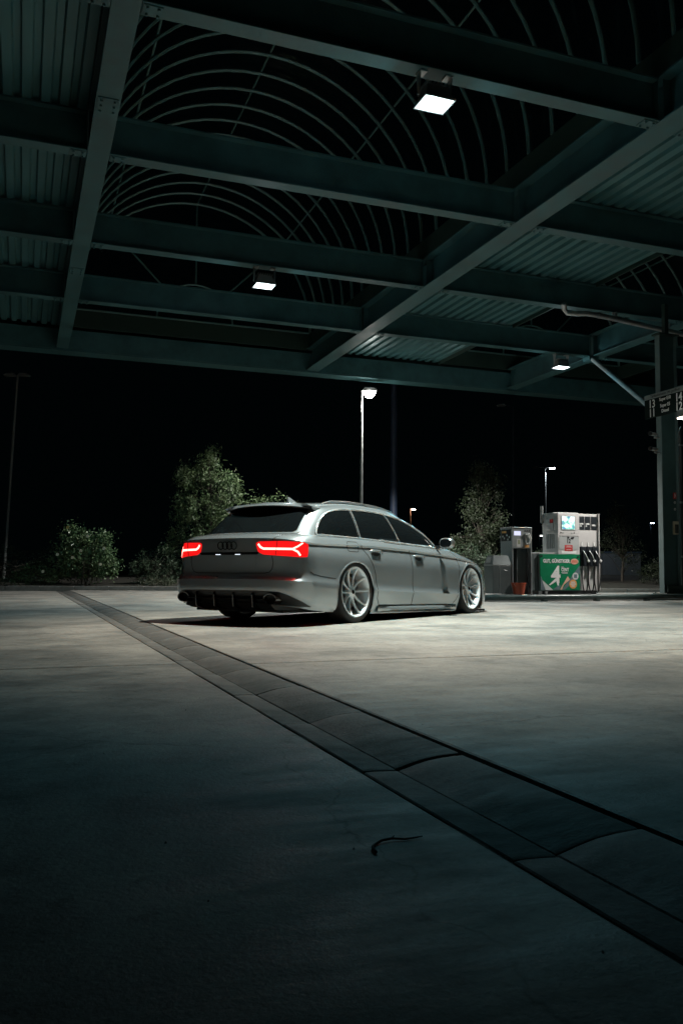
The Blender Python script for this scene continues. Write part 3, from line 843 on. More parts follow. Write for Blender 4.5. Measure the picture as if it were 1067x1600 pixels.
# --- waste bin with sloped top
bn = thing('waste_bin', 'grey hooded waste bin at the near end of the pump island', 'waste bin', AB(9.10, 15.52, .116), YAW)
M_bin = mat('bin_metal', (.15, .17, .17), .36, metal=.45, noise=.2, nscale=4, rvar=.1)
MB().box((0, 0, .02), (.43, .36, .60), .012).build('body', M_bin, bn)
MB().box((.155, -.004, .03), (.165, -.0005, .59)).build('door_edge', M_galv, bn)
MB().box((-.006, -.006, .602), (.436, .366, .618), .004).build('rim', M_galv, bn)
MB().add([(-.004, -.004, .620), (.434, -.004, .620), (.434, .364, .620), (-.004, .364, .620), (.055, .06, .81), (.40, .06, .81), (.40, .30, .81), (.055, .30, .81)],
         [(0, 3, 2, 1), (4, 5, 6, 7), (0, 1, 5, 4), (1, 2, 6, 5), (2, 3, 7, 6), (3, 0, 4, 7)]).build('hood', M_bin, bn)
MB().add([(.004, .09, .655), (.044, .11, .775), (.044, .26, .775), (.004, .28, .655)], [(0, 1, 2, 3)]).xform(Matrix.Translation((-.010, 0, .004))).build('opening_flap', M_galv, bn)
MB().tube([(.27, -.004, .50), (.34, -.004, .50)], .006, 6).build('label_strip', M_galv, bn)
# ------------------------------------------------------------------ plants
def leaf_mat(name, c1, c2, rough=.5):
    m = mat(name, c1, rough, noise=1, nscale=2.6, color2=c2, rvar=.1)
    return m
L_olive = leaf_mat('leaf_olive', (.105, .155, .062), (.035, .072, .03))
L_birch = leaf_mat('leaf_birch', (.042, .058, .028), (.015, .027, .014))
L_rose = leaf_mat('leaf_rose', (.12, .19, .085), (.04, .085, .042), .38)
L_dark = leaf_mat('leaf_hedge', (.06, .10, .055), (.024, .046, .026))
L_pale = leaf_mat('leaf_pale', (.12, .135, .085), (.04, .06, .035))
M_bark = mat('bark', (.07, .06, .048), .9, noise=.5, nscale=14, bump=.6, bscale=40)

def leaves(spots, size, droop, rng, aspect=.42, outward=None):
    vs, fs = [], []
    for p in spots:
        s = size * rng.uniform(.6, 1.3)
        d = Vector((rng.gauss(0, 1), rng.gauss(0, 1), rng.gauss(0, .7) - droop)).normalized()
        q = d.cross(Vector((rng.gauss(0, 1), rng.gauss(0, 1), rng.gauss(0, 1)))).normalized()
        nrm = d.cross(q)
        n = len(vs)
        w = s * aspect
        vs += [p, p + d * s * .5 + q * w * .5 + nrm * s * .06, p + d * s, p + d * s * .5 - q * w * .5 + nrm * s * .06]
        fs += [(n, n + 1, n + 2), (n, n + 2, n + 3)]
    return vs, fs

def plant(name, label, cat, base, height, blobs, nleaf, lsize, lm, droop=.4, stems=1, spread=.5, seed=1, aspect=.42, trunk_r=.05, group=None, twigs=26, hang=0.0, clump=.16, scale=1.0):
    """blobs: (dx, dy, z, rx, ry, rz, weight) ellipsoids that shape the crown; leaves cluster round twigs inside them"""
    rng = random.Random(seed)
    t = thing(name, label, cat, base, 0, group)
    t.scale = (scale,) * 3
    tr = MB(); wood = []
    W = sum(b[6] for b in blobs)
    tips = []
    for i in range(twigs * 6):
        r = rng.uniform(0, W)
        for b in blobs:
            r -= b[6]
            if r <= 0: break
        u = Vector((rng.gauss(0, 1), rng.gauss(0, 1), rng.gauss(0, 1))).normalized() * (rng.uniform(.15, 1.0) ** .45)
        tips.append((Vector((b[0] + u.x * b[3], b[1] + u.y * b[4], b[2] + u.z * b[5])), b))
    zt = max(b[2] for b in blobs)
    for k in range(stems):
        a = 2 * math.pi * k / max(stems, 1) + rng.uniform(0, 1)
        top = Vector((spread * math.cos(a), spread * math.sin(a), zt * .85)) if stems > 1 else Vector((rng.uniform(-.1, .1), 0, zt))
        st = Vector((top.x * .12, top.y * .12, -.12))
        pts = [st.lerp(top, f) + Vector((rng.gauss(0, .03), rng.gauss(0, .03), 0)) * (1 if f > 0 else 0) for f in (0, .2, .4, .6, .8, 1)]
        tr.tube(pts, [trunk_r * x for x in (1.15, 1, .8, .6, .4, .2)], 7)
        wood.append(pts)
    for i, (p, b) in enumerate(tips[:twigs * 2]):
        pts = rng.choice(wood)
        zz = min(max(p.z * rng.uniform(.45, .8), .1), zt)
        j = min(range(len(pts)), key=lambda q: abs(pts[q].z - zz))
        s = pts[j]
        mid = s.lerp(p, .55) + Vector((0, 0, .10 * (p - s).length))
        tr.tube([s, mid, p], [trunk_r * .30, trunk_r * .18, trunk_r * .06], 5)
    tr.build('trunk' if stems == 1 else 'stems', M_bark, t, 60)
    spots = []
    per = max(1, nleaf // len(tips))
    for p, b in tips:
        cl = clump * rng.uniform(.5, 1.4)
        dn = rng.choice((.35, .8, 1.0, 1.6))
        for k in range(int(per * dn)):
            f = rng.random()
            q = p + Vector((rng.gauss(0, cl), rng.gauss(0, cl), rng.gauss(0, cl) - hang * f))
            if q.z > .03: spots.append(q)
    vs, fs = leaves(spots, lsize, droop, rng, aspect)
    mesh_obj('crown' if stems == 1 else 'foliage', vs, fs, lm, t)
    return t, spots, rng

plant('leafy_tree', 'drooping olive green young tree behind the left rear of the car', 'tree', (-4.25, 27.6, .1), 4.7,
      [(-.1, 0, 3.9, .45, .4, .75, 1.0), (-.75, 0, 3.5, .40, .4, .55, .8), (.45, 0, 3.2, .75, .6, .70, 1.6), (-.35, 0, 2.6, .9, .7, .7, 1.6), (.6, .1, 2.2, .65, .6, .55, 1.1), (-.95, 0, 1.6, .45, .4, .45, .6), (.1, 0, 1.6, .8, .6, .5, 1)],
      14000, .098, L_olive, droop=1.0, seed=11, aspect=.34, trunk_r=.06, hang=.28, clump=.11, twigs=30)
plant('garden_shrub', 'sparse tall shrub whose tip shows just above the car roof', 'shrub', (-2.35, 27.3, .1), 3.0,
      [(-.35, 0, 2.5, .45, .4, .42, 1), (.25, 0, 2.55, .30, .3, .55, .8), (0, 0, 1.7, .7, .5, .6, 1.2)], 3000, .075, L_olive, droop=.2, stems=4, spread=.4, seed=5, trunk_r=.02, clump=.10, twigs=20)
plant('birch_tree', 'dim brownish birch tree with hanging twigs behind the car bonnet', 'tree', (5.28, 32.2, .1), 4.6,
      [(0, 0, 4.0, .42, .4, .55, .9), (.35, 0, 3.5, .35, .35, .7, .8), (-.35, 0, 3.1, .45, .45, .7, 1), (.1, 0, 2.3, .8, .7, .7, 1.7), (-.35, 0, 1.5, 1.0, .7, .6, 1.6), (.45, 0, 1.2, .75, .6, .6, 1.2)],
      14000, .08, L_birch, droop=1.1, seed=23, aspect=.5, trunk_r=.06, hang=.32, clump=.10, twigs=30, scale=1.06)
plant('leafy_tree', 'dark tree cut off by the left edge behind the leaning pole', 'tree', (-14.0, 31.5, .1), 5.6,
      [(.2, 0, 4.6, .9, .8, .8, 1), (.35, 0, 3.2, .8, .8, .9, 1.4), (.3, 0, 1.9, .8, .8, .8, 1)], 4200, .09, L_birch, droop=.6, seed=31, trunk_r=.08, clump=.14)
rt, rs_, rr = plant('rose_bush', 'lit rose bush with pale blossoms behind the kerb at left', 'rose bush', (-7.72, 25.95, .07), 1.8,
      [(-.35, 0, 1.25, .34, .3, .42, 1), (.30, 0, 1.15, .50, .4, .40, 1.3), (-.05, 0, .75, .95, .5, .45, 1.9), (.45, 0, .65, .5, .4, .45, 1), (-.55, 0, .55, .45, .4, .4, .8)],
      8500, .07, L_rose, droop=-.1, stems=5, spread=.55, seed=41, aspect=.62, trunk_r=.02, clump=.10, twigs=34, scale=1.1)
M_blossom = mat('blossom', (.75, .72, .60), .5); M_blossomy = mat('blossom_yellow', (.62, .48, .16), .5)
for i, (x, y, z) in enumerate([(-.98, -.5, .42), (-.40, -.35, 1.62), (.02, -.48, .98), (.18, -.45, 1.38), (-.20, -.5, .80), (.62, -.42, 1.05), (.55, -.48, .62), (-.62, -.45, .88)]):
    f = MB()
    for k in range(7):
        a = k * .9; r = .022
        c = Vector((x + r * math.cos(a), y + r * .6 * math.sin(a), z + r * math.sin(a)))
        f.add([c + Vector((-.018, 0, -.018)), c + Vector((.018, -.01, -.016)), c + Vector((.02, -.004, .018)), c + Vector((-.016, -.012, .02))], [(0, 1, 2, 3)])
    f.build('blossom', M_blossomy if i == 1 else M_blossom, rt)
plant('low_shrub', 'small low shrub beside the rose bush near the kerb', 'shrub', (-9.05, 25.75, .07), .7,
      [(-.1, 0, .42, .42, .3, .28, 1), (.35, 0, .30, .30, .3, .22, .8), (-.55, 0, .22, .35, .25, .18, .7)], 1800, .055, L_rose, droop=0, stems=4, spread=.35, seed=43, aspect=.6, trunk_r=.012, clump=.08, twigs=16)
plant('low_shrub', 'pale ground plant at the kerb by the left edge of the view', 'plant', (-10.25, 25.55, .07), .35,
      [(0, 0, .16, .6, .25, .14, 1)], 900, .055, L_pale, droop=-.3, stems=4, spread=.3, seed=47, aspect=.4, trunk_r=.008, clump=.06, twigs=12)
plant('round_hedge', 'dark rounded clipped bush between rose bush and car', 'bush', (-5.75, 27.3, .05), 1.4,
      [(0, 0, .70, .92, .8, .62, 1), (-.5, 0, .45, .5, .5, .42, .5), (.45, 0, .5, .5, .5, .45, .5)], 7500, .05, L_dark, droop=-.1, stems=5, spread=.5, seed=51, aspect=.55, trunk_r=.02, clump=.06, twigs=50)
plant('ground_cover', 'pale low ground cover plant at the kerb under the round bush', 'plant', (-5.45, 25.55, .07), .35,
      [(0, 0, .16, .62, .22, .13, 1)], 1300, .05, L_pale, droop=-.3, stems=4, spread=.3, seed=53, aspect=.45, trunk_r=.008, clump=.06, twigs=16)
plant('clipped_hedge', 'long dark hedge behind the rose bush at far left', 'hedge', (-11.3, 28.6, .05), 1.5,
      [(-2.3, 0, .7, 1.2, .7, .65, 1), (0, 0, .72, 1.3, .7, .68, 1), (2.2, 0, .7, 1.2, .7, .66, 1)], 9000, .06, L_dark, droop=-.1, stems=6, spread=1.2, seed=57, aspect=.55, trunk_r=.02, clump=.08, twigs=60)
plant('garden_shrub', 'dark shrub at the foot of the birch tree behind the bonnet', 'shrub', (3.9, 28.0, .05), 1.9,
      [(0, 0, .85, 1.0, .7, .6, 1), (.8, 0, .7, .7, .6, .5, .7)], 4200, .06, L_dark, droop=.1, stems=5, spread=.5, seed=61, aspect=.5, trunk_r=.02, clump=.09, twigs=30)
plant('garden_shrub', 'dark shrub behind the service terminal and waste bin', 'shrub', (6.3, 29.2, .05), 1.8,
      [(0, 0, .8, .9, .7, .6, 1), (.9, 0, .9, .7, .6, .6, .7)], 3200, .06, L_dark, droop=.1, stems=5, spread=.5, seed=62, aspect=.5, trunk_r=.02, clump=.09, twigs=26)
plant('leafy_tree', 'small dim tree between the fuel pump and the steel column', 'tree', (10.75, 33.0, .1), 3.5,
      [(-.25, 0, 2.7, .4, .4, .5, 1), (.15, 0, 2.3, .5, .5, .5, 1), (-.35, 0, 1.7, .6, .5, .55, 1), (.3, 0, 1.3, .6, .5, .5, 1)], 4200, .07, L_birch, droop=.3, seed=67, trunk_r=.05, clump=.11)
plant('garden_shrub', 'low dark bush left of the steel column base', 'bush', (11.9, 31.0, .05), 1.3,
      [(0, 0, .7, .75, .6, .5, 1), (-.8, 0, .5, .6, .5, .4, .7)], 3200, .06, L_birch, droop=.1, stems=5, spread=.4, seed=71, trunk_r=.02, clump=.09, twigs=26)

# ------------------------------------------------------------------ street lamps and masts
M_pole = mat('lamp_pole', (.30, .32, .32), .5, metal=.3, noise=.2, nscale=4)
M_poled = mat('dark_mast', (.07, .11, .16), .5, noise=.2, nscale=3)
def lamp_lens(name, col, s): return mat(name, (.9, .9, .9), .3, emit=col, estr=s)
def street_lamp(label, x, y, h, arms, r=.06, lit=None, lean=(0, 0), watts=0, col=(1, 1, 1), estr=20, pm=None, group='street lamps', big=0):
    t = thing('street_lamp', label, 'street lamp', (x, y, 0), 0, group)
    pm = pm or M_pole
    MB().tube([(0, 0, -.1), (lean[0] * .5, lean[1] * .5, h * .5), (lean[0], lean[1], h)], [r * 1.25, r, r * .7], 10).build('pole', pm, t, 60)
    for i, ax in enumerate(arms):
        on = lit is not None and i in lit
        s = 1 if ax >= 0 else -1
        ex = lean[0] + ax
        MB().tube([(lean[0], lean[1], h - .02), (ex, lean[1] - .02, h + .02)], r * .45, 8).build('arm', pm, t, 60)
        hd = MB().prism([(-.05, 0), (.36, -.02), (.40, .03), (.30, .09), (.02, .10)], 1, -.11, .11)
        hd.xform(Matrix.Translation((ex, lean[1] - .02, h - .01)) @ Matrix.Diagonal((s, 1, 1, 1)))
        ho = hd.build('lamp_head', M_housing, t)
        if on:
            MB().box((min(.04 * s, .36 * s) + ex, lean[1] - .12, h - .075), (max(.04 * s, .36 * s) + ex, lean[1] + .08, h - .032), .012).build('lens', lamp_lens('street_lens', col, estr), ho)
            if big:
                MB().lathe([(0, -.20), (.08, -.185), (.135, -.14), (.155, -.08), (.14, -.02), (.09, .01)], 20, 2, (ex + .17 * s, lean[1] - .02, h - .03)).build('glow_bowl', MATS['street_lens'], ho, 60)  # glowing bowl added to stand in for the lamp's wide glow
            if watts:
                ld = bpy.data.lights.new('street_light', 'SPOT'); ld.energy = watts; ld.color = col; ld.shadow_soft_size = .15; ld.spot_size = rad(150); ld.spot_blend = .25
                lo_ = bpy.data.objects.new('street_light', ld); COL.objects.link(lo_); lo_.parent = t; lo_.location = (ex + .2 * s, lean[1], h - (.18 if big else .12))
    return t
street_lamp('tall lit street lamp on a pale pole above the car roof', .615, 26.5, 6.22, (.07,), .046, (0,), (0.0, 0), 11000, (1, .97, .9), 90, big=1.0)
street_lamp('unlit slightly leaning lamp pole at the far left', -12.56, 32, 7.9, (-.1, .08), .055, None, (.30, 0))
street_lamp('tall unlit lamp pole with a thin arm between birch and pump', 9.02, 45, 9.4, (-.45,), .06, None, (.03, 0), pm=M_poled)
street_lamp('lit twin arm street lamp right behind the fuel pump', 13.08, 55, 7.35, (.25, -.45), .05, (0,), (.03, 0), 900, (.85, .93, 1), 40)
street_lamp('small distant street lamp with warm pole above the windscreen', 5.62, 70, 5.75, (.05,), .07, (0,), (0, 0), 60, (1, .88, .7), 30, mat('warm_pole', (.40, .20, .12), .6))
street_lamp('tiny distant bluish lit lamp left of the steel column', 32.4, 90, 5.9, (.02,), .05, (0,), (0, 0), 0, (.8, .86, 1), 30, M_poled)
street_lamp('faint distant lamp seen between terminal and fuel pump', 18.0, 78, 4.0, (.02,), .04, (0,), (0, 0), 0, (1, .98, .9), 12, M_poled)
t = thing('sign_mast', 'broad dark blue sign mast rising behind the car roof', 'mast', (2.07, 34, 0))
M_mast = mat('mast_paint', (.02, .035, .07), .6, noise=.2, nscale=3)
MB().tube([(0, 0, -.1), (0, 0, 5), (0, 0, 12)], [.155, .145, .13], 16).build('pole', M_mast, t, 60)
MB().tube([(0, 0, 5.4), (0, 0, 5.48)], .165, 16).build('flange', M_mast, t, 60)
# pale container beyond the pump
t = thing('storage_container', 'pale metal storage container half hidden behind the pump at right', 'container', (19.6, 60, 0))
MB().box((-1.3, 0, .1), (1.3, 5, 2.0), .03).build('body', mat('container_paint', (.16, .18, .19), .5, noise=.2, nscale=2), t)
MB().box((-.5, -.02, .2), (.4, -.004, 1.8)).build('door', mat('container_door', (.13, .15, .16), .5), t)
MB().box((-1.35, -.05, 2.003), (1.35, 5.05, 2.08)).build('roof', M_poled, t)
# ------------------------------------------------------------------ the estate car
# local axes: x forward from the rear axle, y to the car's left, z up. RAKE: the body sits nose down on lowered suspension
RAKE = .02
M_paint = mat('grey_paint', (.33, .375, .40), .26, metal=.5, coat=1.0, spec=.5)
M_glass = mat('tinted_glass', (.006, .008, .009), .04, spec=.45)
M_gloss = mat('gloss_black', (.008, .009, .010), .12, coat=.6)
M_chrome = mat('satin_chrome', (.80, .82, .83), .24, metal=.75)
M_alu = mat('satin_aluminium', (.50, .51, .52), .30, metal=.9)
M_rim = mat('silver_wheel', (.76, .82, .87), .26, metal=.25, noise=.06, nscale=10)
M_gap = mat('panel_gap', (.006, .006, .007), .8)
M_tail = mat('taillight_lens', (.16, .004, .004), .10, coat=.6, emit=(1, .010, .010), estr=1.0)
M_tailbar = mat('taillight_bar', (.4, .02, .02), .2, emit=(1, .075, .06), estr=18.0)

def cr(p0, p1, p2, p3, t):
    return .5 * ((2 * p1) + (p2 - p0) * t + (2 * p0 - 5 * p1 + 4 * p2 - p3) * t * t + (3 * p1 - p0 - 3 * p2 + p3) * t ** 3)
def spline(pts, counts, sym=False):
    """Catmull-Rom through pts, counts[i] samples per segment"""
    n = len(pts); out = []
    def ph(i):
        if 0 <= i < n: return pts[i]
        if sym:
            q = pts[1] if i < 0 else pts[n - 2]
            return Vector((q.x, -q.y, q.z))
        return 2 * pts[0] - pts[1] if i < 0 else 2 * pts[n - 1] - pts[n - 2]
    for i in range(n - 1):
        for k in range(counts[i]):
            out.append(cr(ph(i - 1), ph(i), ph(i + 1), ph(i + 2), k / counts[i]))
    out.append(pts[-1].copy())
    return out
def loft(levels, sharp, tcount, step=.028):
    nj = len(levels[0])
    cnt = [max(2, int(math.ceil(max((L[j + 1] - L[j]).length for L in levels[:6]) / step))) for j in range(nj - 1)]
    rows = [spline(L, cnt, True) for L in levels]
    ns = len(rows[0]); grid = []
    cols = []
    for s in range(ns):
        col = []; a = 0
        for b in list(sharp) + [len(levels) - 1]:
            seg = spline([rows[t][s] for t in range(a, b + 1)], tcount[a:b])
            col += seg if a == 0 else seg[1:]
            a = b
        cols.append(col)
    return cols                                          # cols[s][t]
def table(X, Y, Z): return [Vector(v) for v in zip(X, Y, Z)]
FX = (-.3, .1, .5, 1.2, 1.9, 2.5, 2.9, 3.25)
lower = [
 table((-1.07, -1.06, -1.015, -.92, -.77, -.59) + FX + (3.56, 3.76, 3.82), (0, .35, .62, .79, .87, .895, .89, .88, .87, .865, .865, .875, .89, .885, .74, .42, 0),
       (.20, .20, .195, .175, .15, .135, .12, .10, .095, .095, .095, .10, .11, .12, .13, .13, .13)),
 table((-1.148, -1.138, -1.088, -.985, -.815, -.608) + FX + (3.62, 3.82, 3.88), (0, .36, .66, .84, .925, .945, .94, .925, .905, .90, .90, .905, .935, .925, .77, .44, 0),
       (.33, .33, .325, .30, .26, .22, .20, .19, .185, .185, .185, .19, .20, .21, .22, .22, .22)),
 table((-1.155, -1.145, -1.095, -.99, -.82, -.61) + FX + (3.64, 3.84, 3.90), (0, .36, .67, .865, .942, .962, .962, .952, .948, .945, .945, .948, .958, .940, .78, .45, 0),
       (.462, .462, .458, .450, .438, .425, .41, .39, .365, .345, .335, .325, .33, .36, .40, .42, .42)),
 table((-1.085, -1.075, -1.03, -.945, -.80, -.60) + FX + (3.60, 3.81, 3.87), (0, .355, .655, .845, .925, .946, .948, .938, .932, .928, .928, .932, .944, .93, .77, .44, 0),
       (.525, .525, .522, .518, .515, .505, .49, .465, .435, .415, .405, .395, .42, .47, .52, .54, .54)),
 table((-1.10, -1.09, -1.045, -.945, -.80, -.60) + FX + (3.55, 3.78, 3.85), (0, .35, .645, .83, .910, .938, .948, .948, .940, .935, .935, .938, .94, .915, .74, .43, 0),
       (.735, .735, .73, .725, .72, .715, .70, .69, .68, .67, .67, .67, .66, .65, .645, .64, .64)),
 table((-1.115, -1.10, -1.05, -.945, -.79, -.60, -.3, .1, .5, 1.2, 1.9, 2.5, 2.9, 3.22, 3.48, 3.70, 3.78), (0, .345, .635, .81, .885, .912, .922, .922, .918, .915, .913, .906, .90, .87, .71, .41, 0),
       (.898, .896, .888, .870, .853, .850, .858, .868, .870, .865, .846, .815, .785, .745, .705, .70, .70)),
 table((-.99, -.98, -.935, -.85, -.72, -.55, -.28, .1, .5, 1.2, 1.9, 2.45, 2.82, 3.12, 3.36, 3.58, 3.66), (0, .335, .61, .765, .835, .857, .864, .866, .866, .864, .856, .83, .80, .77, .62, .36, 0),
       (.945, .943, .938, .93, .926, .928, .934, .938, .938, .934, .922, .902, .862, .812, .765, .755, .755)),
 table((-.84, -.83, -.77, -.70, -.60, -.45, -.2, .1, .5, 1.2, 1.9, 2.4, 2.75, 3.0, 3.2, 3.42, 3.5), (0, .30, .54, .68, .75, .77, .78, .78, .78, .78, .76, .70, .58, .52, .42, .24, 0),
       (.965, .965, .96, .952, .946, .944, .944, .944, .944, .94, .932, .94, .905, .87, .835, .81, .81)),
 table((-.6, -.55, -.5, -.45, -.4, -.3, -.1, .1, .5, 1.2, 1.9, 2.5, 2.75, 2.95, 3.12, 3.3, 3.4), (0,) * 17,
       (.93,) * 11 + (.965, .94, .915, .89, .855, .83)),
]
green = [
 table((-.86, -.84, -.76, -.58, -.2, .3, 1.0, 1.6, 2.16, 2.42, 2.58, 2.64), (0, .35, .62, .765, .805, .825, .828, .822, .79, .62, .35, 0), (.955, .955, .95, .935, .928, .928, .925, .915, .905, .92, .94, .95)),
 table((-.66, -.65, -.59, -.42, -.12, .3, .95, 1.45, 1.87, 2.10, 2.20, 2.24), (0, .34, .585, .705, .752, .772, .776, .768, .735, .58, .33, 0), (1.12, 1.12, 1.115, 1.11, 1.12, 1.12, 1.12, 1.115, 1.09, 1.10, 1.115, 1.12)),
 table((-.47, -.46, -.42, -.27, 0, .3, .85, 1.2, 1.48, 1.66, 1.74, 1.77), (0, .32, .54, .63, .668, .682, .687, .674, .645, .52, .3, 0), (1.275, 1.272, 1.26, 1.265, 1.298, 1.312, 1.314, 1.298, 1.262, 1.258, 1.265, 1.268)),
 table((-.43, -.42, -.38, -.25, 0, .3, .8, 1.1, 1.32, 1.42, 1.48, 1.5), (0, .30, .48, .55, .575, .585, .587, .575, .545, .44, .25, 0), (1.325, 1.322, 1.312, 1.322, 1.350, 1.366, 1.368, 1.350, 1.318, 1.316, 1.325, 1.33)),
 table((-.3, -.25, -.2, -.1, .1, .35, .75, 1.0, 1.15, 1.22, 1.28, 1.3), (0,) * 12, (1.356, 1.36, 1.365, 1.372, 1.386, 1.395, 1.395, 1.383, 1.37, 1.362, 1.355, 1.35)),
]
# an undercut just below the shoulder line
under = []
for j, (p, q) in enumerate(zip(lower[4], lower[5])):
    f = 0 if j < 3 else (.5 if j == 3 else (1 if j < 13 else .4))
    r = q.lerp(p, .13 if f else .3)
    under.append(Vector((r.x + (.004 * f if j < 5 else 0), r.y - .015 * f, r.z)))
lower.insert(5, under)
colsL = loft(lower, (2, 5, 6), [4, 4, 3, 7, 5, 2, 3, 3, 3])
colsG = loft(green, (), [5, 5, 4, 5], .04)

def grid_mesh(cols):
    ns, nt_ = len(cols), len(cols[0])
    V = []; idx = {}
    for sg in (1, -1):
        for s in range(ns):
            for t in range(nt_):
                p = cols[s][t]
                if sg < 0 and abs(p.y) < 1e-5:
                    idx[(sg, s, t)] = idx[(1, s, t)]
                else:
                    idx[(sg, s, t)] = len(V); V.append(Vector((p.x, p.y * sg, p.z)))
    Fs = []
    for sg in (1, -1):
        for s in range(ns - 1):
            for t in range(nt_ - 1):
                q = [idx[(sg, s, t)], idx[(sg, s, t + 1)], idx[(sg, s + 1, t + 1)], idx[(sg, s + 1, t)]]
                if sg < 0: q = q[::-1]
                q2 = []
                for i in q:
                    if i not in q2: q2.append(i)
                if len(q2) > 2: Fs.append(tuple(q2))
    return V, Fs
VL, FL = grid_mesh(colsL)
VG, FG = grid_mesh(colsG)
# wheel arch openings: half ellipse on straight legs
ARCH = ((-.02, .335, .385, .345), (2.892, .392, .385, .345))
def arch_val(x, z):
    for i, (cx, cz, rx, rz) in enumerate(ARCH):
        zz = max(z, cz)
        e = ((x - cx) / rx) ** 2 + ((zz - cz) / rz) ** 2
        if e < 1 and z < cz + rz: return i, e
    return None, 2
inside = [arch_val(v.x, v.z)[0] is not None and abs(v.y) > .55 for v in VL]
keep = [f for f in FL if not all(inside[i] for i in f)]
moved = set()
for f in keep:
    for i in f:
        if inside[i] and i not in moved:
            moved.add(i)
            k, e = arch_val(VL[i].x, VL[i].z); cx, cz, rx, rz = ARCH[k]
            if VL[i].z <= cz:
                VL[i].x = cx + math.copysign(rx, VL[i].x - cx)
            else:
                s = 1 / math.sqrt(max(e, 1e-6)); VL[i].x = cx + (VL[i].x - cx) * s; VL[i].z = cz + (VL[i].z - cz) * s
bvh = BVHTree.FromPolygons(VL + VG, [tuple(f) for f in FL] + [tuple(i + len(VL) for i in f) for f in FG])
def rk(p): return Vector((p[0], p[1], p[2] - RAKE * p[0]))

def cast(kind, u, v, sg=-1):
    if kind == 'side': o, d = Vector((u, sg * 3, v)), Vector((0, -sg, 0))
    elif kind == 'rear': o, d = Vector((-4, u, v)), Vector((1, 0, 0))
    elif kind == 'front': o, d = Vector((7, u, v)), Vector((-1, 0, 0))
    elif kind == 'top': o, d = Vector((u, v, 4)), Vector((0, 0, -1))
    elif kind == 'cyl':                                  # u: degrees round a vertical axis in the tail, 0 = straight back
        c = Vector((-.4, 0, v)); dr = Vector((-math.cos(rad(u)), sg * math.sin(rad(u)), 0)); o, d = c + dr * 4, -dr
    elif kind == 'fcyl':
        c = Vector((3.1, 0, v)); dr = Vector((math.cos(rad(u)), sg * math.sin(rad(u)), 0)); o, d = c + dr * 4, -dr
    h = bvh.ray_cast(o, d)
    if h[0] is None: return None
    n = h[1] if h[1].dot(d) < 0 else -h[1]
    return h[0], n

def rounded(pts, r=.02, n=5):
    out = []; N = len(pts)
    rs = r if isinstance(r, (list, tuple)) else [r] * N
    for i in range(N):
        p = Vector(pts[i]); a = Vector(pts[i - 1]); b = Vector(pts[(i + 1) % N])
        da, db = (a - p), (b - p); R = min(rs[i], da.length * .45, db.length * .45)
        if R < 1e-6: out.append(p); continue
        A, B = p + da.normalized() * R, p + db.normalized() * R
        for k in range(n + 1):
            t = k / n
            out.append(A * (1 - t) ** 2 + p * 2 * t * (1 - t) + B * t * t)
    return out
def dense(path, step, closed=True):
    out = []; N = len(path)
    for i in range(N if closed else N - 1):
        a, b = Vector(path[i]), Vector(path[(i + 1) % N])
        k = max(1, int(math.ceil((b - a).length / step)))
        out += [a.lerp(b, j / k) for j in range(k)]
    if not closed: out.append(Vector(path[-1]))
    return out

def patch(name, outline, kind, sg, m_, parent, off=.004, depth=.012, step=.045, uscale=1.0, smooth=35):
    """a panel that follows the body surface: outline in 2D, cast onto the shell, raised by off, with a rim of its own"""
    ol = dense(outline, step * .7 / 1)
    us = [p.x for p in ol]; vs_ = [p.y for p in ol]
    pts = [Vector((p.x * uscale, p.y)) for p in ol]
    n0 = len(pts)
    x0, x1, y0, y1 = min(us) * uscale, max(us) * uscale, min(vs_), max(vs_)
    nx = int((x1 - x0) / step); ny = int((y1 - y0) / step)
    for i in range(1, nx + 1):
        for j in range(1, ny + 1):
            q = Vector((x0 + (x1 - x0) * i / (nx + 1), y0 + (y1 - y0) * j / (ny + 1)))
            if min((q - w).length for w in pts[:n0]) > step * .35: pts.append(q)
    r = delaunay_2d_cdt(pts, [], [list(range(n0))], 1, 1e-6)
    V2, Fc, orig = r[0], r[2], r[3]
    out = []; nr = []; ok = []
    for p in V2:
        h = cast(kind, p.x / uscale, p.y, sg)
        if h is None: out.append(None); nr.append(None)
        else: out.append(h[0] + h[1] * off); nr.append(h[1])
    mp = {}; V = []; N = []
    for i, p in enumerate(out):
        if p is not None: mp[i] = len(V); V.append(p); N.append(nr[i])
    F = [tuple(mp[i] for i in f) for f in Fc if all(i in mp for i in f)]
    ec = {}
    for f in F:
        for a, b in zip(f, f[1:] + f[:1]):
            ec.setdefault((min(a, b), max(a, b)), []).append((a, b))
    bd = [e[0] for e in ec.values() if len(e) == 1]
    low = {}
    for a, b in bd:
        for i in (a, b):
            if i not in low:
                low[i] = len(V); V.append(V[i] - N[i] * (off + depth))
        F.append((b, a, low[a], low[b]))
    me = bpy.data.meshes.new(name); me.from_pydata([tuple(rk(v)) for v in V], [], F)
    bm = bmesh.new(); bm.from_mesh(me); bmesh.ops.recalc_face_normals(bm, faces=bm.faces[:])
    bm.to_mesh(me); bm.free()
    return link(name, me, m_, parent, smooth)

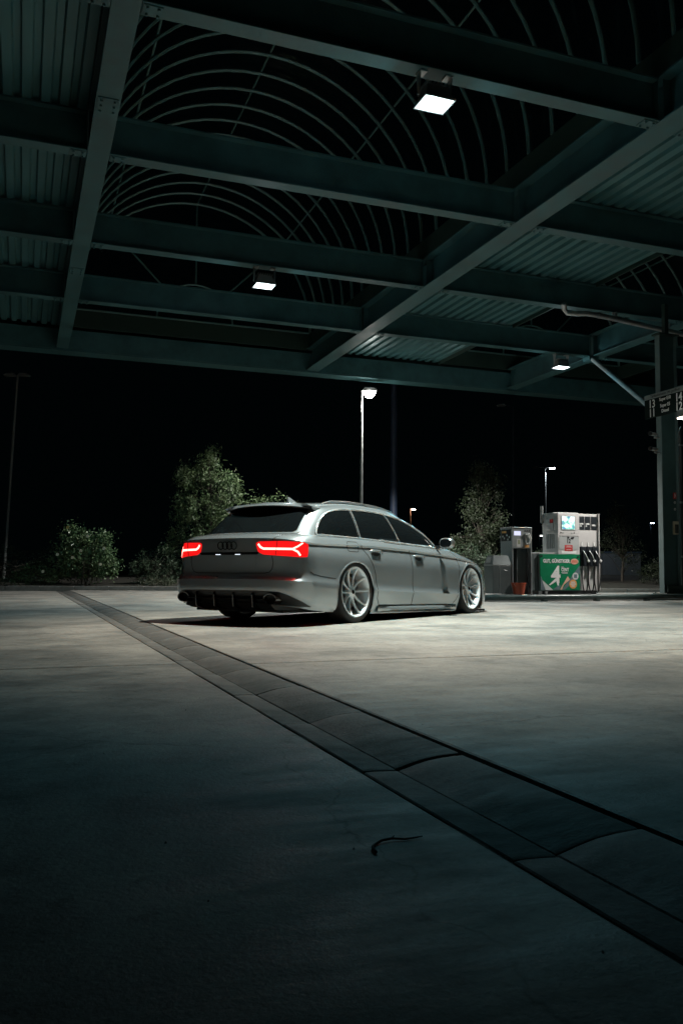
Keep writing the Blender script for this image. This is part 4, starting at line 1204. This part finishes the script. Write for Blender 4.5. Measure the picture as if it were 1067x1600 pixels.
def on_path(path, kind, sg, off=0.0, step=.03, closed=False):
    P, N = [], []
    for q in dense(path, step, closed):
        h = cast(kind, q.x, q.y, sg)
        if h: P.append(h[0] + h[1] * off); N.append(h[1])
    return P, N
def strip(name, path, kind, sg, w, m_, parent, off=.0015, step=.03, closed=False):
    P, N = on_path(path, kind, sg, 0, step, closed)
    V, F = [], []; n = len(P)
    for i in range(n):
        t = (P[(i + 1) % n] - P[i - 1]) if closed else (P[min(i + 1, n - 1)] - P[max(i - 1, 0)])
        s = N[i].cross(t).normalized() * w * .5
        V += [rk(P[i] + s + N[i] * off), rk(P[i] - s + N[i] * off), rk(P[i] + s - N[i] * .004), rk(P[i] - s - N[i] * .004)]
    for i in range(n if closed else n - 1):
        a, b = 4 * i, 4 * ((i + 1) % n)
        F += [(a, a + 1, b + 1, b), (a, b, b + 2, a + 2), (a + 1, a + 3, b + 3, b + 1)]
    return mesh_obj(name, V, F, m_, parent, 60)
def trim(name, path, kind, sg, r, m_, parent, off=.003, step=.03, closed=False):
    P, N = on_path(path, kind, sg, off, step, closed)
    return MB().tube([rk(p) for p in P], r, 6, True, closed).build(name, m_, parent, 60)

CAR = Vector((-.594, 10.1345, 0))
car = thing('parked_car', 'lowered grey estate car with lit red taillights parked under the canopy', 'car', CAR, rad(55.5))

# ---- shell, split into body, doors and tailgate along the panel gaps
REAR_DOOR = [(.095, 1.0), (.095, .885), (.14, .83), (.22, .765), (.315, .665), (.385, .55), (.425, .40), (.44, .27), (.50, .195), (1.262, .19), (1.262, .40), (1.235, .75), (1.20, .88), (1.19, 1.0)]
FRONT_DOOR = [(1.19, 1.0), (1.20, .88), (1.235, .75), (1.262, .40), (1.262, .19), (2.36, .19), (2.44, .26), (2.50, .45), (2.52, .68), (2.49, .83), (2.42, .90), (2.30, 1.0)]
def in_poly(x, y, P):
    c = False; j = len(P) - 1
    for i in range(len(P)):
        if (P[i][1] > y) != (P[j][1] > y) and x < (P[j][0] - P[i][0]) * (y - P[i][1]) / (P[j][1] - P[i][1]) + P[i][0]: c = not c
        j = i
    return c
# smooth normals of the undivided shell, shared by all the pieces
whole = bpy.data.meshes.new('shell_tmp'); whole.from_pydata([tuple(rk(v)) for v in VL], [], keep)
bm = bmesh.new(); bm.from_mesh(whole); bmesh.ops.recalc_face_normals(bm, faces=bm.faces[:]); bm.to_mesh(whole); bm.free()
whole.shade_smooth(); whole.set_sharp_from_angle(angle=rad(24))
cn = [tuple(c.vector) for c in whole.corner_normals]
groups = {}
for p in whole.polygons:
    c = p.center; z = c.z + RAKE * c.x; sg = 1 if c.y > 0 else -1
    key = ('body', 0)
    if abs(c.y) > .70 and .19 < z < .945:
        if in_poly(c.x, z, REAR_DOOR): key = ('rear_door', sg)
        elif in_poly(c.x, z, FRONT_DOOR): key = ('front_door', sg)
    if c.x < -.6 and abs(c.y) < .605 + max(0, (z - .80)) * .1 and z > .525: key = ('tailgate', 0)
    if c.x > 2.45 and z > .72 and abs(c.y) < .70: key = ('bonnet', 0)
    groups.setdefault(key, []).append(p.index)
SH = {}
for key, pl in groups.items():
    mp, V, F, NN = {}, [], [], []
    for pi in pl:
        p = whole.polygons[pi]; f = []
        for li in p.loop_indices:
            vi = whole.loops[li].vertex_index
            if vi not in mp: mp[vi] = len(V); V.append(whole.vertices[vi].co.copy())
            f.append(mp[vi]); NN.append(cn[li])
        F.append(tuple(f))
    me = bpy.data.meshes.new(key[0]); me.from_pydata([tuple(v) for v in V], [], F)
    me.materials.append(M_paint); me.shade_smooth(); me.normals_split_custom_set(NN); me.update()
    o = bpy.data.objects.new(key[0], me); COL.objects.link(o); o.parent = car
    SH[key] = o
body = SH[('body', 0)]; tailgate = SH[('tailgate', 0)]
mesh_obj('roof_shell', [rk(v) for v in VG], FG, M_paint, car, 60)
roof = [o for o in car.children if o.name.startswith('roof_shell')][0]
bm = bmesh.new(); bm.from_mesh(roof.data); bmesh.ops.recalc_face_normals(bm, faces=bm.faces[:]); bm.to_mesh(roof.data); bm.free(); finish(roof.data, 60)

# ---- underbody, arch lips and liners
MB().box((-.92, -.62, .115), (3.6, .62, .14)).build('underbody', M_dark, car).rotation_euler = (0, RAKE, 0)
for sg in (-1, 1):
    for k, (cx, cz, rx, rz) in enumerate(ARCH):
        path = [(cx + rx, .125)] + [(cx + rx, .13 + (cz - .13) * i / 5) for i in range(1, 5)] + [(cx + rx * math.cos(math.pi * i / 28), cz + rz * math.sin(math.pi * i / 28)) for i in range(29)] + [(cx - rx, cz - (cz - .15) * i / 5) for i in range(1, 6)]
        P = []
        for x, z in path:
            h = cast('side', x + (.012 if x > cx else -.012), z + .004, sg)
            y = abs(h[0].y) if h else .9
            P.append(Vector((x, sg * max(y, .88), z)))
        MB().tube([rk(p + Vector((0, -sg * .006, 0))) for p in P], .011, 8).build('arch_lip', M_paint, car, 60)
        V = [rk(p + Vector((0, -sg * .008, 0))) for p in P] + [rk(Vector((p.x, sg * .58, p.z))) for p in P]; n = len(P)
        mesh_obj('wheel_well', V, [(i, i + 1, n + i + 1, n + i) for i in range(n - 1)], M_dark, car)
        mesh_obj('wheel_well', [rk(Vector((cx - rx - .05, sg * .58, .13))), rk(Vector((cx + rx + .05, sg * .58, .13))), rk(Vector((cx + rx + .05, sg * .58, .80))), rk(Vector((cx - rx - .05, sg * .58, .80)))], [(0, 1, 2, 3)], M_dark, car)

# ---- windows
DLO = [(-.555, .950), (-.50, 1.03), (-.37, 1.15), (-.25, 1.217), (-.09, 1.258), (.15, 1.282), (.45, 1.294), (.80, 1.293), (1.10, 1.275), (1.38, 1.235), (1.62, 1.175), (1.85, 1.09), (2.04, .99), (2.15, .925), (2.12, .915), (1.6, .928), (1.08, .940), (.216, .950), (-.3, .951)]
dlo_s = rounded(DLO, [.03, .06, .06, .06, .06, .06, .06, .06, .06, .06, .06, .06, .05, .01, .01, .05, .05, .05, .05])
def clipx(P, f0, f1):
    """part of the window band between two slanted cut lines x = f(z)"""
    def cl(P, inside, inter):
        o = []
        for i in range(len(P)):
            a, b = P[i - 1], P[i]
            if inside(b):
                if not inside(a): o.append(inter(a, b))
                o.append(b)
            elif inside(a): o.append(inter(a, b))
        return o
    def mk(f, s):
        g = lambda p: s * (p[0] - f(p[1]))
        return (lambda p: g(p) >= 0), (lambda a, b: Vector(a).lerp(Vector(b), g(a) / (g(a) - g(b))))
    P = [Vector(p) for p in P]
    P = cl(P, *mk(f0, 1)); P = cl(P, *mk(f1, -1))
    return P
cutC = lambda z: .235 - (z - .95) * .12
cutB = lambda z: 1.115 - (z - .94) * .58
for sg in (-1, 1):
    rd, fd = SH[('rear_door', sg)], SH[('front_door', sg)]
    band = patch('window_frame', dlo_s, 'side', sg, M_gloss, car, .002, .006, .05)
    inn = lambda P, d: P
    q = clipx(dlo_s, lambda z: -9, lambda z: cutC(z) - .022)
    patch('quarter_window', q, 'side', sg, M_glass, car, .005, .002, .05)
    q = clipx(dlo_s, lambda z: cutC(z) + .022, lambda z: cutB(z) - .03)
    patch('window', q, 'side', sg, M_glass, rd, .005, .002, .05)
    q = clipx(dlo_s, lambda z: cutB(z) + .06, lambda z: 9)
    patch('window', q, 'side', sg, M_glass, fd, .005, .002, .05)
    trim('window_trim', dlo_s, 'side', sg, .0125, M_chrome, car, .006, .04, True)
    for f in (cutC, cutB):
        zt = 1.282 if f is cutC else 1.287
        trim('pillar_trim', [(f(.955), .955), (f(zt), zt)], 'side', sg, .009, M_chrome, car, .007, .03)
    if True:
        trim('pillar_trim', [(cutC(.955) - .024, .955), (cutC(1.27) - .024, 1.275)], 'side', sg, .004, M_chrome, car, .006, .03)
    # panel gaps, handles
    strip('panel_gap', REAR_DOOR[1:-1] , 'side', sg, .010, M_gap, rd)
    strip('panel_gap', FRONT_DOOR[4:-1], 'side', sg, .010, M_gap, fd)
    for dr, hx, hz in ((rd, .41, .805), (fd, 1.42, .785)):
        patch('handle_recess', [(hx + .085 * math.cos(a), hz - .012 + .036 * math.sin(a)) for a in [2 * math.pi * i / 20 for i in range(20)]], 'side', sg, M_gap, dr, .001, .004, .03)
        P, N = on_path([(hx - .11, hz + .006), (hx - .06, hz + .008), (hx, hz + .008), (hx + .06, hz + .006), (hx + .11, hz + .002)], 'side', sg, .022, .03)
        P[0] -= N[0] * .022; P[-1] -= N[-1] * .022
        MB().tube([rk(p) for p in P], [.010] + [.014] * (len(P) - 2) + [.010], 8).build('door_handle', M_paint, dr, 60)
        MB().lathe([(0, sg * .012), (.016, sg * .010), (.016, -.01)], 12, 1, rk(P[-1] + Vector((.03, 0, -.002)))).build('handle_cap', M_paint, dr, 60)
    # fuel flap (right side only) and bumper side gap
    if sg < 0:
        strip('fuel_flap_gap', rounded([(-.17, .79), (.055, .79), (.055, .90), (-.17, .90)], .045), 'side', sg, .007, M_gap, body, closed=True)
    strip('bumper_gap', [(-.84, .55), (-.80, .525), (-.70, .505), (-.43, .485)], 'side', sg, .009, M_gap, body)
    # side blade along the sill
    V = []
    xs = [.47 + (2.46 - .47) * i / 24 for i in range(25)]
    sec = [(.0, .19), (.026, .182), (.040, .165), (.040, .142), (.020, .122), (-.02, .108), (-.05, .106)]
    for i, x in enumerate(xs):
        e = min(1, i / 3, (24 - i) / 3) * .75 + .25
        h = cast('side', x, .20, sg); y0 = abs(h[0].y) - .004
        for (dy, z) in sec: V.append(rk((x, sg * (y0 + dy * e), z)))
    k = len(sec)
    sill = mesh_obj('sill_blade', V, [(i * k + j, i * k + j + 1, (i + 1) * k + j + 1, (i + 1) * k + j) for i in range(24) for j in range(k - 1)], M_paint, car, 40)
    bm = bmesh.new(); bm.from_mesh(sill.data); bmesh.ops.recalc_face_normals(bm, faces=bm.faces[:]); bm.to_mesh(sill.data); bm.free(); finish(sill.data, 40)
    # roof rail
    P = []
    for i in range(21):
        x = -.22 + 1.66 * i / 20
        h = cast('top', x, sg * (.60 if x < 1.2 else .60 - (x - 1.2) * .06))
        lift = .019 * min(1, i / 1.6, (20 - i) / 1.6) + .001
        P.append(rk(h[0] + Vector((0, 0, lift))))
    MB().tube(P, .0125, 8).build('roof_rail', M_alu, car, 60)
    for i in (1, 10, 19):
        MB().box(P[i] - Vector((.035, .010, .024)), P[i] + Vector((.035, .010, 0))).build('rail_foot', M_alu, car)
    # mirror
    mr = MB()
    secs = [(-.058, .80), (-.045, .97), (-.01, 1.0), (.03, .90), (.065, .66), (.085, .30), (.09, .02)]
    nseg = 20; base = len(mr.v)
    cx_, cy_, cz_ = 1.985, sg * 1.035, .985
    for dx, sc in secs:
        for kk in range(nseg):
            a = 2 * math.pi * kk / nseg
            sq = 1 / (abs(math.cos(a)) ** 3 + abs(math.sin(a)) ** 3) ** (1 / 3)
            mr.v.append(rk((cx_ + dx, cy_ + sg * .108 * sc * math.cos(a) * sq * .92, cz_ + .068 * sc * math.sin(a) * sq)))
    for i in range(len(secs) - 1):
        for kk in range(nseg):
            mr.f.append((base + i * nseg + kk, base + i * nseg + (kk + 1) % nseg, base + (i + 1) * nseg + (kk + 1) % nseg, base + (i + 1) * nseg + kk))
    mr.f.append(tuple(base + (len(secs) - 1) * nseg + kk for kk in range(nseg)))
    mo = mr.build('door_mirror', M_alu, car, 50)
    mesh_obj('mirror_glass', [rk((cx_ - .055, cy_ + sg * .095 * math.cos(a) * .92, cz_ + .058 * math.sin(a))) for a in [2 * math.pi * i / 20 for i in range(20)]], [tuple(range(20))], M_glass, mo)
    MB().tube([rk((cx_ + .0, sg * .80, .925)), rk((cx_ + .01, sg * .90, .935)), rk((cx_, sg * .97, .955))], [.035, .022, .02], 8).build('mirror_arm', M_gloss, mo, 60)

patch('rear_window', rounded([(-.625, 1.0), (-.60, .978), (.60, .978), (.625, 1.0), (.56, 1.275), (-.56, 1.275)], .03), 'rear', 1, M_glass, tailgate, .004, .006, .06)
patch('windscreen', rounded([(-.62, .985), (.62, .985), (.52, 1.255), (-.52, 1.255)], .04), 'front', 1, M_glass, car, .004, .006, .07)

# ---- roof spoiler, fin antenna
V = []; ny = 24
for i in range(ny + 1):
    y = -.625 + 1.25 * i / ny; u = abs(y) / .625
    zr = cast('top', -.27, y)[0].z
    xt = -.575 + .14 * u ** 2.6; zt = 1.305 - .035 * u ** 2
    for (x, z) in ((-.26, zr + .002), (-.36, zr - .004), (-.47, (zr + zt) / 2 + .010), (xt + .02, zt + .003), (xt, zt - .008), (xt + .004, zt - .022), (xt + .06, zt - .038), (-.42, zt - .075)):
        V.append(rk((x, y, z)))
k = 8
sp = mesh_obj('roof_spoiler', V, [(i * k + j, i * k + j + 1, (i + 1) * k + j + 1, (i + 1) * k + j) for i in range(ny) for j in range(4)] + [tuple(range(k))[::-1], tuple(ny * k + j for j in range(k))], M_paint, car, 40)
bm = bmesh.new(); bm.from_mesh(sp.data); bmesh.ops.recalc_face_normals(bm, faces=bm.faces[:]); bm.to_mesh(sp.data); bm.free(); finish(sp.data, 40)
mesh_obj('spoiler_underside', V, [(i * k + j, (i + 1) * k + j, (i + 1) * k + j + 1, i * k + j + 1) for i in range(ny) for j in range(4, k - 1)], M_gloss, car, 40)
zf = cast('top', .0, 0)[0].z
fin = MB()
fin.add([rk(v) for v in ((-.07, -.016, zf), (.10, -.020, zf), (.10, .020, zf), (-.07, .016, zf), (-.075, -.003, zf + .062), (-.045, -.003, zf + .062), (-.045, .003, zf + .062), (-.075, .003, zf + .062))], [(0, 3, 2, 1), (4, 5, 6, 7), (0, 1, 5, 4), (1, 2, 6, 5), (2, 3, 7, 6), (3, 0, 4, 7)])
fin.build('antenna_fin', M_paint, car)

# ---- tail: lights, emblem, gaps, recess, diffuser, exhausts
TL = rounded([(29.0, .842), (32, .858), (50, .862), (61.5, .852), (64, .835), (62.5, .70), (58, .696), (35, .722), (31, .75)], [.8, .5, .5, .5, .4, .6, .4, .8, .8])
US = .012
for sg in (-1, 1):
    # the outline is scaled so that degrees and metres triangulate evenly
    tl = patch('taillight', [(u, v) for u, v in TL], 'cyl', sg, M_tail, car, .006, .01, .03, US)
    w = [(31.2, .832), (33.0, .800), (35.2, .783), (44, .781), (54.0, .779)]
    strip('light_bar', w, 'cyl', sg, .022, M_tailbar, tl, .0085, .5)
    strip('light_bar', [(53.5, .780), (56.5, .806), (60.0, .845)], 'cyl', sg, .017, M_tailbar, tl, .0090, .5)
    strip('light_bar', [(53.5, .778), (56.5, .752), (58.0, .712)], 'cyl', sg, .019, M_tailbar, tl, .0092, .5)
    strip('light_gap', [(44.6, .866), (43.6, .715)], 'cyl', sg, .004, M_gap, tl, .011, .5)
    strip('panel_gap', [(sg * .66, .985), (sg * .645, .955), (sg * .60, .905), (sg * .585, .868)], 'rear', sg, .009, M_gap, tailgate, step=.015)
    strip('panel_gap', [(sg * .575, .71), (sg * .585, .64), (sg * .57, .575), (sg * .54, .540), (sg * .48, .5275), (0, .525)], 'rear', sg, .009, M_gap, tailgate, step=.02)
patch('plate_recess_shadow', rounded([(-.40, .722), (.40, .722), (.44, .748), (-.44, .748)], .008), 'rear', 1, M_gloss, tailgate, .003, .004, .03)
patch('boot_ledge', rounded([(-.36, .560), (.36, .560), (.38, .715), (-.38, .715)], .02), 'rear', 1, M_paint, tailgate, .0025, .004, .05)
for y in (-.14, .14):
    patch('plate_lamp', rounded([(y - .035, .7215), (y + .035, .7215), (y + .035, .7275), (y - .035, .7275)], .002), 'rear', 1, mat('plate_lamp', (.9, .9, .9), .3, emit=(.8, .88, 1), estr=1.5), tailgate, .006, .002, .02)
# emblem: four interlocked rings
em = None
hc = cast('rear', 0, .815)
for i in range(4):
    y0 = -.093 + i * .062
    ringp = []
    for kk in range(28):
        a = 2 * math.pi * kk / 28
        h = cast('rear', y0 + .040 * math.cos(a), .818 + .040 * math.sin(a))
        ringp.append(rk(h[0] + Vector((-.006 - .002 * (i % 2), 0, 0))))
    MB().tube(ringp, .0058, 6, False, True).build('emblem_ring', M_gloss, tailgate, 60)
# diffuser
DF = [(-44.5, .338), (-30, .343), (30, .343), (44.5, .338), (51, .30), (62, .215), (66, .185), (58, .19), (46, .205), (20, .21), (-20, .21), (-46, .205), (-58, .19), (-66, .185), (-62, .215), (-51, .30)]
df = patch('diffuser', DF, 'cyl', 1, M_black, car, .008, .01, .05, US, 60)
lowp = MB()
lowp.prism([(-1.06, .205), (-1.115, .215), (-1.03, .15), (-.62, .115), (-.62, .20)], 1, -.60, .60)
lowp.xform(Matrix.Identity(4)); lowp.v = [rk(v) for v in lowp.v]
lowp.build('diffuser_tray', M_black, car)
for y in (-.40, -.135, .135, .40):
    f_ = MB().prism([(-1.16, .325), (-1.17, .30), (-1.155, .17), (-1.03, .135), (-.80, .135), (-.95, .33)], 1, y - .008, y + .008)
    f_.v = [rk(v) for v in f_.v]
    f_.build('diffuser_fin', M_gloss, df)
hb = MB().box((-1.163, -.53, .252), (-1.10, .53, .262), .003); hb.v = [rk(v) for v in hb.v]; hb.build('diffuser_bar', M_gloss, df)
for sg in (-1, 1):
    ex = MB()
    N_ = 24
    rings = [(-.80, .082, .055), (-1.125, .088, .058), (-1.142, .086, .056), (-1.138, .074, .045), (-.92, .068, .040)]
    b0 = len(ex.v)
    for x, ry, rz in rings:
        for kk in range(N_):
            a = 2 * math.pi * kk / N_
            ex.v.append(rk((x, sg * .615 + ry * math.cos(a), .262 + rz * math.sin(a))))
    for i in range(len(rings) - 1):
        for kk in range(N_):
            ex.f.append((b0 + i * N_ + kk, b0 + i * N_ + (kk + 1) % N_, b0 + (i + 1) * N_ + (kk + 1) % N_, b0 + (i + 1) * N_ + kk))
    ex.f.append(tuple(b0 + (len(rings) - 1) * N_ + kk for kk in range(N_)))
    ex.build('exhaust_pipe', M_gloss, car, 50, fixn=True)
    # parking sensors in the bumper
    for u in (24, 52):
        h = cast('cyl', u, .40, sg)
        MB().tube([rk(h[0] - h[1] * .004), rk(h[0] + h[1] * .0025)], .011, 12).build('parking_sensor', M_paint, body, 40)
# ---- front end (mostly out of sight)
patch('grille', rounded([(-.42, .26), (.42, .26), (.46, .56), (.40, .66), (-.40, .66), (-.46, .56)], .04), 'front', 1, M_gloss, car, .006, .01, .06)
for sg in (-1, 1):
    patch('headlight', rounded([(34, .60), (60, .585), (66, .66), (60, .69), (36, .665)], 1.0), 'fcyl', sg, mat('headlight_glass', (.10, .11, .12), .05, coat=.5), car, .006, .01, .03, US)
    V = []
    strip('bonnet_gap', [(2.50, sg * .70), (2.9, sg * .66), (3.3, sg * .58)], 'top', sg, .006, M_gap, SH[('bonnet', 0)])
# front corner splash lip under the bumper
for sg in (-1, 1):
    P = []
    for u in range(10, 72, 4):
        h = cast('fcyl', u, .16, sg)
        if h: P.append(rk(h[0] + h[1] * .02 + Vector((0, 0, -.05))))
    MB().tube(P, .016, 6).build('front_lip', M_black, car, 60)

# ---- wheels
def make_wheel(x, sg, phase):
    def tr_(m): 
        m.v = [Vector((v.x, v.y * sg, v.z)) for v in m.v]; return m
    rimm = MB().lathe([(.2825, -.262), (.262, -.25), (.250, -.18), (.246, -.07), (.258, -.032), (.266, -.010), (.276, -.002), (.2835, -.005), (.2845, -.015)], 56, 1)
    w = tr_(rimm).build('wheel', M_rim, car, 40)
    w.location = (x, sg * .928, .345); w.rotation_euler = (sg * rad(2.6), 0, 0)
    ty = MB().lathe([(.284, -.262), (.300, -.270), (.325, -.266), (.3415, -.245), (.345, -.19), (.3455, -.13), (.345, -.06), (.3415, -.022), (.328, -.004), (.308, .002), (.290, -.003), (.2845, -.014)], 56, 1)
    tr_(ty).build('tyre', M_rubber, w, 40)
    for kk in range(10):
        pair = 1 if kk % 2 else -1
        a = rad(kk * 36 + phase) - pair * rad(1.5)
        sp_ = MB(); secs = [(.045, -.058, .013, .030), (.10, -.066, .0115, .028), (.16, -.062, .0115, .024), (.215, -.045, .0125, .022), (.262, -.014, .016, .020)]
        for r, h, hw_, dp in secs:
            aa = a + pair * rad(2.2) * (1 - r / .262)
            c, s = math.cos(aa), math.sin(aa); tx, tz = -s, c
            for dw, dh in ((-hw_, -.004), (-hw_ * .55, .004), (hw_ * .55, .004), (hw_, -.004), (hw_ * .6, -dp), (-hw_ * .6, -dp)):
                sp_.v.append(Vector((r * c + tx * dw, h + dh, r * s + tz * dw)))
        for i in range(len(secs) - 1):
            for j in range(6):
                sp_.f.append((i * 6 + j, i * 6 + (j + 1) % 6, (i + 1) * 6 + (j + 1) % 6, (i + 1) * 6 + j))
        sp_.f.append(tuple(range(6)))
        tr_(sp_).build('spoke', M_rim, w, 35)
    tr_(MB().lathe([(0, -.044), (.030, -.044), (.036, -.048), (.062, -.058), (.066, -.075), (.066, -.12)], 24, 1)).build('hub', M_rim, w, 40)
    tr_(MB().lathe([(0, -.041), (.024, -.041), (.026, -.0435)], 16, 1)).build('hub_cap', M_gloss, w, 40)
    tr_(MB().lathe([(.07, -.118), (.185, -.118), (.185, -.135), (.07, -.135)], 36, 1)).build('brake_disc', mat('brake_disc', (.16, .16, .16), .4, metal=.8), w, 40)
    tr_(MB().lathe([(0, -.155), (.244, -.155)], 36, 1)).build('inner_shield', M_dark, w)
    return w
make_wheel(0, -1, 2); make_wheel(2.912, -1, 11); make_wheel(0, 1, 20); make_wheel(2.912, 1, 31)
bpy.data.meshes.remove(whole)
